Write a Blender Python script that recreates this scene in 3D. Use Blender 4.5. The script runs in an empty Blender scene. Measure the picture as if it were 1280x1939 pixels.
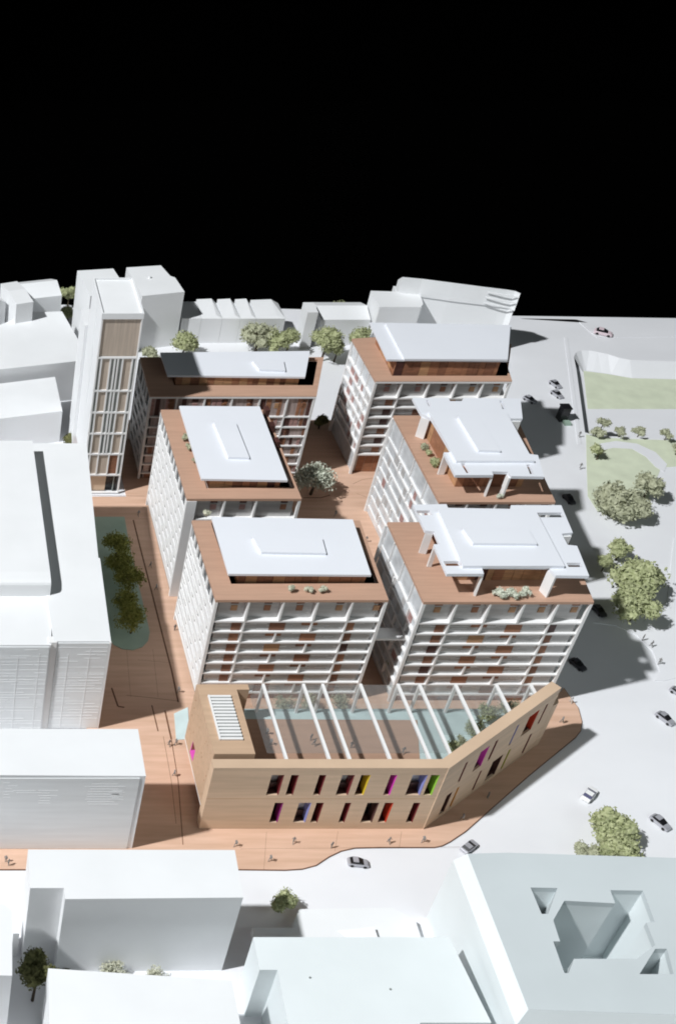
import bpy, bmesh, math, random
from mathutils import Vector, Matrix
from mathutils.geometry import tessellate_polygon
R = math.radians
sc = bpy.context.scene
col = sc.collection

# ------------------------------------------------------------------ camera, world, lamps, exposure
CX, CY, FP, PITCH, CAMH = -200.0, 970.0, 2374.0, R(38.8), 170.0
cam = bpy.data.cameras.new('camera')
cam.sensor_fit = 'VERTICAL'; cam.sensor_height = 24.0; cam.sensor_width = 24.0
cam.lens = FP / 1939.0 * 24.0
cam.shift_x = (640.0 - CX) / 1939.0
cam.clip_start = 1.0; cam.clip_end = 3000.0
co = bpy.data.objects.new('camera', cam); col.objects.link(co)
co.location = (0, 0, CAMH); co.rotation_euler = (R(90) - PITCH, 0, 0)
sc.camera = co
w = bpy.data.worlds.new('World'); sc.world = w; w.use_nodes = True
bg = w.node_tree.nodes['Background']
bg.inputs[0].default_value = (0.85, 0.95, 1.0, 1); bg.inputs[1].default_value = 0.045
sc.view_settings.view_transform = 'Standard'; sc.view_settings.look = 'None'
sc.view_settings.exposure = 0.0; sc.view_settings.gamma = 1.0
# key: one strong studio spot far out on the left, a little in front of the model
KEY = Vector((-547, -26, 800))
kl = bpy.data.lights.new('key_spot', 'SPOT'); kl.energy = 5.4e7; kl.shadow_soft_size = 17.0
kl.spot_size = R(30); kl.spot_blend = 0.3; kl.color = (0.965, 0.985, 1.0)
ko = bpy.data.objects.new('key_spot', kl); col.objects.link(ko); ko.location = KEY
ko.rotation_euler = (Vector((80, 170, 0)) - KEY).to_track_quat('-Z', 'Y').to_euler()
# fill: a soft box on the camera's side
fl = bpy.data.lights.new('fill_softbox', 'AREA'); fl.shape = 'RECTANGLE'; fl.size = 110; fl.size_y = 70
fl.energy = 5.6e4; fl.color = (0.88, 1.0, 1.0)
fo = bpy.data.objects.new('fill_softbox', fl); col.objects.link(fo); fo.location = (180, 12, 122)
fo.rotation_euler = (Vector((125, 125, 0)) - fo.location).to_track_quat('-Z', 'Y').to_euler()
sc.cycles.max_bounces = 8; sc.cycles.diffuse_bounces = 5; sc.cycles.filter_width = 1.9

def at(u, v, z=0.0):
    """point of the model at height z that the photograph shows at pixel u, v"""
    a, b = (u - CX) / FP, (v - CY) / FP
    c, s = math.cos(PITCH), math.sin(PITCH)
    d = (a, c - b * s, -s - b * c); t = (z - CAMH) / d[2]
    return (d[0] * t, d[1] * t)
def ats(pts, z=0.0): return [at(u, v, z) for u, v in pts]

# ------------------------------------------------------------------ materials
MATS = {}
def nd(nt, t, **k):
    n = nt.nodes.new(t)
    for a, b in k.items(): setattr(n, a, b)
    return n
def mat(name, rgb, rough=0.6, var=0.06, scale=(0.6, 0.6, 0.6), bump=0.0, bscale=6.0, spec=0.3, metal=0.0, hue=None, coat=0.0):
    m = bpy.data.materials.new(name); m.use_nodes = True; nt = m.node_tree
    p = nt.nodes['Principled BSDF']
    p.inputs['Roughness'].default_value = rough; p.inputs['Specular IOR Level'].default_value = spec
    p.inputs['Metallic'].default_value = metal; p.inputs['Coat Weight'].default_value = coat
    g = nd(nt, 'ShaderNodeNewGeometry')
    mp = nd(nt, 'ShaderNodeMapping'); mp.inputs['Scale'].default_value = scale
    nt.links.new(g.outputs['Position'], mp.inputs['Vector'])
    n1 = nd(nt, 'ShaderNodeTexNoise'); n1.inputs['Scale'].default_value = 1.0; n1.inputs['Detail'].default_value = 5
    nt.links.new(mp.outputs[0], n1.inputs['Vector'])
    cr = nd(nt, 'ShaderNodeValToRGB')
    h = hue or (1, 1, 1)
    cr.color_ramp.elements[0].position = 0.3; cr.color_ramp.elements[1].position = 0.7
    cr.color_ramp.elements[0].color = (rgb[0] * (1 - var), rgb[1] * (1 - var), rgb[2] * (1 - var), 1)
    cr.color_ramp.elements[1].color = (min(1, rgb[0] * (1 + var) * h[0]), min(1, rgb[1] * (1 + var) * h[1]), min(1, rgb[2] * (1 + var) * h[2]), 1)
    nt.links.new(n1.outputs[0], cr.inputs[0]); nt.links.new(cr.outputs[0], p.inputs['Base Color'])
    if bump:
        n2 = nd(nt, 'ShaderNodeTexNoise'); n2.inputs['Scale'].default_value = bscale; n2.inputs['Detail'].default_value = 3
        nt.links.new(g.outputs['Position'], n2.inputs['Vector'])
        b = nd(nt, 'ShaderNodeBump'); b.inputs['Strength'].default_value = bump; b.inputs['Distance'].default_value = 0.1
        nt.links.new(n2.outputs[0], b.inputs['Height']); nt.links.new(b.outputs[0], p.inputs['Normal'])
    MATS[name] = m
    return m
WHITE = mat('white_card', (0.80, 0.81, 0.82), 0.55, 0.025, (0.12, 0.12, 0.12), 0.03, 1.2)
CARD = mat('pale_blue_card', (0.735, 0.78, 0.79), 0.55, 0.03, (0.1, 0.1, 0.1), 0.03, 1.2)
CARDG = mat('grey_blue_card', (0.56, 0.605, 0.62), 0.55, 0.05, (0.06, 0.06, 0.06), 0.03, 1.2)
BOARD = mat('white_board', (0.78, 0.785, 0.81), 0.5, 0.03, (0.05, 0.09, 0.05), 0.03, 0.8)
ROOFW = mat('white_roof_sheet', (0.80, 0.82, 0.87), 0.4, 0.015, (0.1, 0.1, 0.1), spec=0.4)
FRAME = mat('white_frame_plastic', (0.84, 0.835, 0.83), 0.5, 0.02, (0.5, 0.5, 0.5))
WOOD = mat('plaza_veneer', (0.64, 0.415, 0.295), 0.55, 0.08, (0.10, 1.1, 1.1), 0.04, 3.0, hue=(1.0, 1.03, 1.08))
DECK = mat('deck_veneer', (0.51, 0.32, 0.23), 0.55, 0.07, (0.12, 1.6, 1.6), 0.04, 3.0)
WALLW = mat('wall_veneer', (0.63, 0.46, 0.325), 0.55, 0.09, (0.09, 0.09, 1.3), 0.04, 3.0)
WINGW = mat('wing_veneer', (0.54, 0.375, 0.255), 0.55, 0.08, (0.09, 1.2, 1.2), 0.04, 3.0)
BURNT = mat('burnt_cut_edge', (0.16, 0.075, 0.04), 0.7, 0.3, (1, 1, 1))
P1 = mat('panel_walnut', (0.24, 0.11, 0.065), 0.5, 0.25, (0.5, 0.5, 2.5))
P2 = mat('panel_cherry', (0.34, 0.16, 0.09), 0.5, 0.2, (0.5, 0.5, 2.5))
P3 = mat('panel_oak', (0.46, 0.26, 0.14), 0.5, 0.2, (0.5, 0.5, 2.5))
P4 = mat('panel_dark', (0.08, 0.035, 0.03), 0.4, 0.3, (0.5, 0.5, 2.5))
P5 = mat('panel_rose', (0.42, 0.25, 0.23), 0.5, 0.2, (0.5, 0.5, 2.5))
ACR = mat('frosted_acrylic', (0.50, 0.49, 0.485), 0.25, 0.12, (0.15, 0.15, 1.6), spec=0.5)
ACRL = mat('clear_acrylic_sheet', (0.62, 0.64, 0.66), 0.15, 0.18, (0.5, 0.35, 0.5), spec=0.6)
ACRB = mat('brown_tinted_acrylic', (0.42, 0.34, 0.32), 0.25, 0.25, (2.2, 0.2, 0.25), spec=0.5)
TOWF = mat('timber_behind_frosted_sheet', (0.49, 0.41, 0.34), 0.3, 0.14, (2.2, 0.3, 0.12), spec=0.5)
TOWG = mat('grey_green_pane', (0.25, 0.27, 0.26), 0.2, 0.2, (0.6, 0.6, 0.3), spec=0.5)
GAPSHADE = mat('gap_shade_pane', (0.10, 0.105, 0.11), 0.3, 0.3, (0.5, 0.5, 0.5), spec=0.5)  # dark tone carries the shade of the facade gaps in its colour
ETCH = mat('etched_white_sheet', (0.78, 0.80, 0.81), 0.4, 0.05, (0.08, 0.08, 0.9))
ETCHL = mat('etched_line', (0.86, 0.87, 0.88), 0.5, 0.02)
TURQ = mat('turquoise_sheet', (0.60, 0.72, 0.72), 0.35, 0.08, (0.3, 0.3, 0.3), spec=0.5)
POND = mat('green_glass_sheet', (0.33, 0.44, 0.36), 0.3, 0.15, (0.15, 0.15, 0.15), spec=0.5)
LAWN = mat('pale_lawn_flock', (0.63, 0.675, 0.52), 0.9, 0.07, (0.3, 0.3, 0.3), 0.3, 4.0, spec=0.1)
BLACK = mat('black_glass', (0.012, 0.012, 0.014), 0.2, 0.1, spec=0.4)
GREYC = mat('silver_car_paint', (0.48, 0.48, 0.52), 0.25, 0.05, metal=0.3, spec=0.5)
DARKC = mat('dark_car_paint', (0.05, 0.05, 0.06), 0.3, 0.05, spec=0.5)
WHITEC = mat('white_car_paint', (0.85, 0.85, 0.85), 0.3, 0.02, spec=0.5)
BLUEC = mat('navy_screen', (0.05, 0.05, 0.12), 0.2, 0.05, spec=0.5)
PINKC = mat('pale_pink_coach_paint', (0.70, 0.58, 0.62), 0.35, 0.03)
TYRE = mat('tyre_rubber', (0.02, 0.02, 0.02), 0.8, 0.1)
FIGD = mat('grey_figure', (0.24, 0.23, 0.22), 0.6, 0.1)
FIGL = mat('pale_figure', (0.55, 0.54, 0.52), 0.6, 0.1)
BARK = mat('dark_twig', (0.06, 0.045, 0.03), 0.9, 0.3)
C_MAG = mat('magenta_reveal', (0.72, 0.06, 0.52), 0.5, 0.05)
C_YEL = mat('yellow_reveal', (0.72, 0.52, 0.03), 0.5, 0.05)
C_BLU = mat('blue_reveal', (0.25, 0.27, 0.60), 0.5, 0.05)
C_GRN = mat('green_reveal', (0.30, 0.62, 0.06), 0.5, 0.05)
C_RED = mat('red_reveal', (0.55, 0.05, 0.02), 0.5, 0.05)
C_ORG = mat('orange_reveal', (0.62, 0.27, 0.03), 0.5, 0.05)
C_MAR = mat('maroon_reveal', (0.16, 0.02, 0.025), 0.5, 0.05)
C_PUR = mat('purple_reveal', (0.25, 0.02, 0.18), 0.5, 0.05)
C_LIM = mat('olive_reveal', (0.42, 0.42, 0.05), 0.5, 0.05)
def leafmat(name, a, b):
    m = bpy.data.materials.new(name); m.use_nodes = True; nt = m.node_tree; p = nt.nodes['Principled BSDF']
    p.inputs['Roughness'].default_value = 0.9; p.inputs['Specular IOR Level'].default_value = 0.1
    g = nd(nt, 'ShaderNodeNewGeometry')
    n1 = nd(nt, 'ShaderNodeTexNoise'); n1.inputs['Scale'].default_value = 1.6; n1.inputs['Detail'].default_value = 4
    nt.links.new(g.outputs['Position'], n1.inputs['Vector'])
    cr = nd(nt, 'ShaderNodeValToRGB'); cr.color_ramp.elements[0].position = 0.32; cr.color_ramp.elements[1].position = 0.68
    cr.color_ramp.elements[0].color = (*a, 1); cr.color_ramp.elements[1].color = (*b, 1)
    nt.links.new(n1.outputs[0], cr.inputs[0]); nt.links.new(cr.outputs[0], p.inputs['Base Color'])
    return m
L_SAGE = leafmat('sage_lichen', (0.28, 0.29, 0.19), (0.49, 0.50, 0.36))
L_OLIVE = leafmat('olive_lichen', (0.26, 0.29, 0.14), (0.48, 0.50, 0.30))
L_GREEN = leafmat('green_lichen', (0.16, 0.18, 0.04), (0.40, 0.40, 0.12))
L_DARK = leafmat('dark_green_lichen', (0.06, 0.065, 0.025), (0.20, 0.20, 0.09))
L_PALE = leafmat('pale_grey_lichen', (0.42, 0.43, 0.33), (0.66, 0.65, 0.52))
L_GREY = leafmat('grey_green_lichen', (0.42, 0.45, 0.36), (0.68, 0.70, 0.60))
def glassmat():
    m = bpy.data.materials.new('thin_roof_glass'); m.use_nodes = True; nt = m.node_tree
    for n in list(nt.nodes): nt.nodes.remove(n)
    o = nd(nt, 'ShaderNodeOutputMaterial'); mx = nd(nt, 'ShaderNodeMixShader')
    t = nd(nt, 'ShaderNodeBsdfTransparent'); t.inputs[0].default_value = (0.86, 0.88, 0.88, 1)
    g = nd(nt, 'ShaderNodeBsdfGlossy'); g.inputs['Roughness'].default_value = 0.05; g.inputs[0].default_value = (0.9, 0.93, 0.95, 1)
    d = nd(nt, 'ShaderNodeBsdfDiffuse'); d.inputs[0].default_value = (0.7, 0.72, 0.73, 1)
    mx2 = nd(nt, 'ShaderNodeMixShader'); mx2.inputs[0].default_value = 0.5
    nt.links.new(g.outputs[0], mx2.inputs[1]); nt.links.new(d.outputs[0], mx2.inputs[2])
    mx.inputs[0].default_value = 0.20
    nt.links.new(t.outputs[0], mx.inputs[1]); nt.links.new(mx2.outputs[0], mx.inputs[2]); nt.links.new(mx.outputs[0], o.inputs[0])
    return m
GLASS = glassmat()
bd = bpy.data.materials.new('black_cloth'); bd.use_nodes = True
_p = bd.node_tree.nodes['Principled BSDF']; _p.inputs['Base Color'].default_value = (0.0004, 0.0004, 0.0004, 1)
_p.inputs['Specular IOR Level'].default_value = 0.0; _p.inputs['Roughness'].default_value = 1.0

# ------------------------------------------------------------------ mesh helpers
class MB:
    def __init__(s): s.v = []; s.f = []
    def add(s, vs, fs):
        b = len(s.v); s.v += [tuple(x) for x in vs]; s.f += [tuple(b + i for i in f) for f in fs]; return s
    def box(s, x0, x1, y0, y1, z0, z1):
        return s.add([(x0,y0,z0),(x1,y0,z0),(x1,y1,z0),(x0,y1,z0),(x0,y0,z1),(x1,y0,z1),(x1,y1,z1),(x0,y1,z1)],
                     [(0,3,2,1),(4,5,6,7),(0,1,5,4),(1,2,6,5),(2,3,7,6),(3,0,4,7)])
    def prism(s, poly, z0, z1, holes=(), f=None, topz=None):
        """closed prism with optional holes; f maps (a, b, c) to world; topz(x,y) gives a sloping top"""
        rings = [list(poly)] + [list(h) for h in holes]
        def area(r): return sum(r[i][0]*r[(i+1)%len(r)][1]-r[(i+1)%len(r)][0]*r[i][1] for i in range(len(r)))
        rings[0] = rings[0] if area(rings[0]) > 0 else rings[0][::-1]
        for i in range(1, len(rings)):
            if area(rings[i]) > 0: rings[i] = rings[i][::-1]
        flat = [p for r in rings for p in r]; n = len(flat)
        tris = tessellate_polygon([[Vector((p[0], p[1], 0)) for p in r] for r in rings])
        f = f or (lambda a, b, c: (a, b, c))
        tz = topz or (lambda a, b: z1)
        vs = [f(p[0], p[1], z0) for p in flat] + [f(p[0], p[1], tz(p[0], p[1])) for p in flat]
        fs = []
        for t in tris:
            a, b, c = [flat[i] for i in t]
            if (b[0]-a[0])*(c[1]-a[1])-(b[1]-a[1])*(c[0]-a[0]) < 0: t = (t[0], t[2], t[1])
            fs.append((t[0]+n, t[1]+n, t[2]+n)); fs.append((t[0], t[2], t[1]))
        k = 0
        for r in rings:
            m = len(r)
            for i in range(m):
                j = (i + 1) % m; fs.append((k+i, k+j, k+j+n, k+i+n))
            k += m
        return s.add(vs, fs)
    def tube(s, pts, rads, n=6):
        b = len(s.v)
        for k, (p, r) in enumerate(zip(pts, rads)):
            p = Vector(p); q = Vector(pts[min(k+1, len(pts)-1)]) - Vector(pts[max(k-1, 0)])
            q = q.normalized(); a = q.orthogonal().normalized(); c = q.cross(a)
            for i in range(n):
                t = 2*math.pi*i/n; s.v.append(tuple(p + a*r*math.cos(t) + c*r*math.sin(t)))
        for k in range(len(pts)-1):
            for i in range(n):
                j = (i+1) % n; s.f.append((b+k*n+i, b+k*n+j, b+k*n+n+j, b+k*n+n+i))
        s.f.append(tuple(b+i for i in range(n))[::-1]); s.f.append(tuple(b+(len(pts)-1)*n+i for i in range(n)))
        return s
    def mesh(s, name, m, smooth=False):
        me = bpy.data.meshes.new(name); me.from_pydata(s.v, [], s.f); me.materials.append(m)
        if smooth: me.polygons.foreach_set('use_smooth', [True]*len(me.polygons))
        me.update(); return me
WM = {}
def put(name, me, parent=None, mw=None):
    o = bpy.data.objects.new(name, me); col.objects.link(o)
    mw = mw or Matrix.Identity(4)
    o.matrix_basis = mw; WM[o] = mw
    if parent is not None:
        o.parent = parent; o.matrix_parent_inverse = WM[parent].inverted()
    return o
def part(name, mb, m, parent=None, smooth=False): return put(name, mb.mesh(name, m, smooth), parent)
UNIT = {}
def bxp(name, m, parent, x0, x1, y0, y1, z0, z1):
    """a box-shaped piece that shares its mesh with all alike pieces"""
    if m not in UNIT: UNIT[m] = MB().box(-.5,.5,-.5,.5,-.5,.5).mesh('panel', m)
    mw = Matrix.Translation(((x0+x1)/2,(y0+y1)/2,(z0+z1)/2)) @ Matrix.Diagonal((abs(x1-x0),abs(y1-y0),abs(z1-z0),1))
    return put(name, UNIT[m], parent, mw)
def pzm(name, m, parent, poly, z0, z1, holes=(), **k): return part(name, MB().prism(poly, z0, z1, holes, **k), m, parent)
def thing(name, label, cat, loc, group=None):
    o = bpy.data.objects.new(name, None); col.objects.link(o); o.empty_display_size = 1
    o.location = (*loc[:2], loc[2] if len(loc) > 2 else 0); WM[o] = Matrix.Translation(o.location)
    return tag(o, label, cat, group)
def tag(o, label=None, cat=None, group=None, kind=None):
    if label: o['label'] = label
    if cat: o['category'] = cat
    if group: o['group'] = group
    if kind: o['kind'] = kind
    return o
def structure(name, mb, m):
    o = part(name, mb, m); o['kind'] = 'structure'; return o
def inset(p4, d):
    cx = sum(p[0] for p in p4)/4; cy = sum(p[1] for p in p4)/4
    return [(x + (d if x < cx else -d), y + (d if y < cy else -d)) for x, y in p4]
def rect(x0, x1, y0, y1): return [(x0,y0),(x1,y0),(x1,y1),(x0,y1)]

# ------------------------------------------------------------------ the setting: backdrop, board, lawns, plaza
bk = MB()
prof = [(-200, -12), (360, -12), (400, -8), (425, 10), (432, 40), (432, 520)]
vs = [(x, y, z) for x in (-700, 900) for y, z in prof]; n = len(prof)
bk.add(vs, [(i, i+1, i+1+n, i+n) for i in range(n-1)])
structure('backdrop', bk, bd)
LOWZ = -3.0
hole = ats([(1107,819),(1091,702),(1086,676),(1090,668),(1100,664),(1115,664),(1131,667),(1150,671),(1172,678),(1192,682),(1280,685),(1420,690),(1420,838),(1280,832),(1170,827),(1130,826)])
board = [(-60,60),(300,60),(300,292.3),(209.4,294.3),(165.9,295.6),(106.6,299.3),(78.8,300.5),(-60,305)]
structure('ground', MB().prism(board, -1.2, 0.0, [hole]), BOARD)
structure('sunken_ground', MB().prism([(p[0], p[1]) for p in rect(158, 260, 228, 285)], LOWZ-0.6, LOWZ), BOARD)
bank = MB()
top = ats([(1086,676),(1090,668),(1100,664),(1115,664),(1131,667),(1150,671),(1172,678),(1192,682),(1280,685),(1420,690)])
bot = ats([(1103,706),(1105,703),(1110,702),(1122,704),(1138,706),(1156,709),(1176,713),(1196,716),(1280,718),(1420,722)], LOWZ+0.004)
k = len(top)
bank.add([(x,y,-0.004) for x,y in top]+[(x,y,LOWZ+0.004) for x,y in bot]+[(x,y+0.02,LOWZ-0.3) for x,y in top],
         [(i+k,i+1+k,i+1,i) for i in range(k-1)]+[(i,i+1,i+1+2*k,i+2*k) for i in range(k-1)])
structure('bank', bank, BOARD)
structure('lawn', MB().prism(ats([(1104,703),(1150,709),(1196,717),(1280,719),(1420,723),(1420,775),(1280,775),(1112,775)], LOWZ), LOWZ+0.004, LOWZ+0.05), LAWN)
lawn2 = ats([(1109,823),(1130,829),(1170,831),(1280,835),(1420,842),(1420,890),(1280,884),(1250,886),(1248,893),(1231,935),(1214,976),(1160,980),(1130,968),(1112,940),(1110,880)])
structure('lawn', MB().prism(lawn2, 0.004, 0.05), LAWN)
structure('path', MB().prism(ats([(1128,842),(1165,836),(1205,841),(1240,857),(1262,880),(1256,895),(1240,885),(1222,866),(1196,851),(1160,849),(1130,856)]), 0.054, 0.09), BOARD)
# raised pavements on the right-hand streets
structure('pavement', MB().prism(ats([(1100,842),(1093,842),(1068,640),(1074,640)]), 0.004, 0.12), BOARD)
structure('pavement', MB().prism(ats([(1122,1180),(1165,1186),(1205,1204),(1236,1236),(1248,1272),(1238,1290),(1258,1290),(1400,1260),(1400,1000),(1275,1020),(1262,1140),(1215,1180),(1150,1172)]), 0.004, 0.12), BOARD)
structure('pavement', MB().prism(ats([(985,596+8),(1090,606),(1115,628),(1130,640),(1280,638),(1280,634),(1140,634),(1112,612),(1080,604)]), 0.004, 0.10), BOARD)
# wooden plaza
pl = ats([(-300,1648),(455,1648),(540,1649),(572,1647),(598,1640),(622,1624),(645,1613),(672,1607),(720,1606),(822,1606),(836,1603),(850,1596)])
pl += ats([(880,1576),(1000,1470),(1088,1398),(1098,1385),(1100,1368),(1093,1342),(1080,1325),(1066,1305)])
pl += [(121.5,158),(121.5,182),(125.5,184),(127.5,212),(130.5,224),(130.5,246),(99,246),(99,258),(80,258),(80,246),(51,246),(51,216.5),(39,216.5),(39,206),(37.5,205),(34.5,152),(33,137),(33,126),(-60,126)]
plaza = structure('plaza', MB().prism(pl, 0.004, 0.26), WOOD)
edge = MB()
for i in range(19):
    a, b = Vector(pl[i]), Vector(pl[i+1]); t = (b-a).normalized(); nn = Vector((t.y, -t.x))
    q = [a, b, b+nn*0.09, a+nn*0.09]; edge.prism([(p.x,p.y) for p in q], 0.006, 0.235)
part('edge_strip', edge, BURNT, plaza)
def groove(pts, wd=0.16, z=0.264):
    mb = MB()
    for i in range(len(pts)-1):
        a, b = Vector(pts[i]), Vector(pts[i+1]); t = (b-a).normalized(); nn = Vector((-t.y, t.x))*wd/2
        mb.add([(*(a-nn),z),(*(b-nn),z),(*(b+nn),z),(*(a+nn),z)], [(0,1,2,3)])
    return part('groove', mb, BURNT, plaza)
Z = 0.26
groove(ats([(253,985),(268,1045),(290,1130),(310,1210),(326,1272),(338,1330)], Z), 0.30)
groove(ats([(212,1303),(224,1338),(236,1340)], Z), 0.3)
groove(ats([(288,1336),(300,1385)], Z), 0.22); groove(ats([(313,1346),(325,1400)], Z), 0.3)
groove(ats([(325,1400),(338,1480),(347,1600)], Z), 0.14)
groove(ats([(310,1395),(325,1480),(334,1560)], Z), 0.07)
groove(ats([(240,1317),(290,1322),(338,1328)], Z), 0.08)
groove(ats([(575,943),(608,943),(625,938)], Z), 0.25)
groove(ats([(668,917),(685,909),(710,905)], Z), 0.07); groove(ats([(675,935),(695,942),(712,945)], Z), 0.06)
groove(ats([(168,938),(275,940)], Z), 0.09)
# faint veneer sheet joints
for s in ([(505,1575),(500,1648)],[(640,1575),(634,1612)],[(760,1575),(756,1605)],[(455,1608),(870,1604)],[(262,1250),(330,1256)],[(240,1225),(248,1320)],[(290,1230),(300,1320)]):
    groove(ats(s, Z), 0.035)
# planting strip between the left building and the plaza
strip = ats([(150,980),(236,980),(246,1035),(262,1105),(278,1172),(284,1198),(281,1214),(270,1226),(252,1232),(232,1230),(216,1222),(208,1212),(170,1212)], 0.27)
structure('planting_bed', MB().prism(strip, 0.27, 0.42), POND)
structure('planting_bed', MB().prism(ats([(330,1352),(356,1340),(360,1400),(334,1402)], 0.27), 0.27, 0.36), TURQ)

# ------------------------------------------------------------------ office blocks with white frames
PV = [P1, P3, P2, P1, P3, P4, P2, P3, P1, P2]
def pavilion(t, poly, z0, z1, seed, dark=False):
    rnd = random.Random(seed)
    core = pzm('pavilion', P2, t, inset(poly, 0.12), z0+0.01, z1-0.01)
    (x0, y0), (x1, y1) = poly[0], poly[2]
    x1 = poly[1][0]
    x = x0
    while x < x1 - 0.6:
        wd = min(rnd.uniform(1.1, 2.1), x1 - x)
        m = rnd.choice(PV); d = rnd.uniform(0.0, 0.10)
        bxp('wall_panel', m, core, x+0.03, x+wd-0.03, y0-d, y0+0.14, z0+0.02, z1-0.02); x += wd
    y = y0
    while y < y1 - 0.6:
        wd = min(rnd.uniform(1.3, 2.4), y1 - y)
        bxp('wall_panel', rnd.choice([P3, P2, P3]), core, x0-rnd.uniform(0,0.08), x0+0.14, y+0.03, y+wd-0.03, z0+0.02, z1-0.02); y += wd
    return core
def block(name, label, deck, ztop, levels, bays, full, stag, style, seed, core_mat=ACR, group='white framed office blocks of the scheme', lowest=0.0, fd=0.5, panels=True, well=None, ud=1.0, trim=False):
    rnd = random.Random(seed)
    cx = sum(p[0] for p in deck)/4; cy = sum(p[1] for p in deck)/4
    x0, y0 = deck[0]; x1 = deck[1][0]; y1 = deck[3][1]
    t = thing(name, label, 'building', (cx, cy, 0.26), group)
    cin = inset(deck, 1.0)
    lowc = [(cin[0][0], y0+fd), (cin[1][0], y0+fd), cin[2], cin[3]]
    pzm('core_wall', core_mat, t, lowc, 0.27, levels[0]-0.2)
    hl = [well] if well else []
    upc = [(cin[0][0], y0+ud), (cin[1][0], y0+ud), cin[2], cin[3]]
    pzm('upper_wall', core_mat, t, upc, levels[0]-0.199, ztop-0.551, hl if not well else [well])
    pzm('roof_deck', DECK, t, deck, ztop-0.55, ztop, hl)
    if well: pzm('recess_floor', DECK, t, well, ztop-1.3, ztop-1.0)
    if trim: bxp('edge_trim', FRAME, t, x0, x1, y0-0.06, y0-0.003, ztop-0.62, ztop-0.22)
    for z in levels:
        pzm('floor_slab', FRAME, t, inset(deck, 0.05), z-0.34, z)
    yi = y0 + ud; yl = y0 + fd
    ztopf = levels[0]
    lv = levels + [lowest]
    # corner columns and fins of the front
    for bx in (x0, x1):
        s = 0.5 if bx == x0 else -0.5
        bxp('column', FRAME, t, bx, bx+s, y0, y0+0.5, 0.27, ztop-0.56)
    for i, bx in enumerate(bays[1:-1], 1):
        bxp('fin', FRAME, t, bx-0.17, bx+0.17, y0+0.02, yi, ztopf, ztop-0.56)
        for f in range(len(levels)-1):
            if i in full or (i in stag and (f % 2) == stag[i]):
                bxp('fin', FRAME, t, bx-0.15, bx+0.15, y0+0.06, yl, levels[f+1], levels[f]-0.345)
    if panels:
        def pan(xa, xb, za, zb, m):
            q = yi if za > levels[0] else yl
            bxp('wood_panel', m, t, xa, xb, q-0.10, q+0.05, za, zb)
        for f in range(len(levels)-1):
            za, zb = levels[f+1]+0.02, levels[f]-0.36
            b1 = bays[1]; pan(b1-2.0, b1-0.4, za, zb, rnd.choice([P1, P2, P4, P1]))
            b4 = bays[-2]; pan(b4+0.35, b4+1.6, za, zb, rnd.choice([P1, P4, P2]))
            for i in (2, 3):
                if i >= len(bays)-1: continue
                if i in stag and (f % 2) == stag[i]:
                    pan(bays[i]-1.6, bays[i]+1.1, (za+zb)/2+0.1, zb, rnd.choice([P1, P2]))
                else: pan(bays[i]-1.3, bays[i]+1.4, za, zb, rnd.choice([P1, P2, P3, P1]))
        for i in range(len(bays)-1):
            xa = bays[i] + (bays[i+1]-bays[i])*rnd.uniform(0.45, 0.7)
            pan(xa, xa+1.3, ztop-1.7, ztop-0.8, rnd.choice([P1, P4])); pan(xa+0.1, xa+1.2, ztop-3.3, ztop-2.1, rnd.choice([P5, P2, P3]))
        # thin blinds etched on the acrylic
        mb = MB()
        for f in range(len(levels)-1):
            for q in range(14):
                xa = rnd.uniform(x0+1, x1-5); zz = rnd.uniform(levels[f+1]+0.3, levels[f]-0.6)
                mb.box(xa, xa+rnd.uniform(1.5, 4.5), yl-0.03, yl+0.01, zz, zz+0.08)
        o = part('blinds', mb, ETCHL, t); o['kind'] = 'stuff'
        # timber behind the ground floor
        x = x0+1.4
        while x < x1-2.5:
            wd = rnd.uniform(1.5, 3.2); bxp('wood_panel', rnd.choice([P1, P2, P2]), t, x, x+wd-0.1, yl-0.08, yl+0.05, 0.3, levels[-1]-0.36); x += wd
    # left face
    ym = y1 - 0.5
    bxp('column', FRAME, t, x0, x0+0.5, ym, y1, 0.27, ztop-0.56)
    if style == 'panel':
        bxp('window_band', GAPSHADE, t, x0+0.47, x0+0.6, y0+0.5, ym, 0.3, ztop-0.57)  # added dark sheet so the gaps between panels read as shaded
        for f in range(len(levels)):
            zt = levels[f]-0.345; zb = lv[f+1] if f+1 < len(lv) else 0.3
            if f == len(levels)-1: continue
            y = y0 + 0.5 + (0.0, 1.7, 3.3)[f % 3]
            if y - (y0+0.5) > 2.4: bxp('facade_panel', FRAME, t, x0+0.10, x0+0.45, y0+0.5, y-2.2, zb, zt)
            while y < y1-0.6:
                ye = min(y+rnd.uniform(1.0, 1.9), ym)
                bxp('facade_panel', FRAME, t, x0+0.10, x0+0.45, y, ye, zb, zt)
                y = ye + rnd.choice([2.8, 3.3, 3.8])
            pzm('spandrel', FRAME, t, rect(x0+0.06, x0+0.4, y0+0.5, ym), zb, zb+1.15)
        # tall panes of the top storey
        y = y0+0.6
        while y < ym-1:
            bxp('facade_panel', FRAME, t, x0+0.12, x0+0.4, y, min(y+1.0, ym), levels[0], ztop-0.56); y += rnd.choice([2.6, 3.4])
        pzm('spandrel', FRAME, t, rect(x0+0.06, x0+0.4, y0+0.5, ym), levels[0], levels[0]+1.4)
    else:
        bxp('glass_sheet', ACRL, t, x0+0.55, x0+0.75, y0+0.6, ym, 0.3, ztop-0.57)
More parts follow.
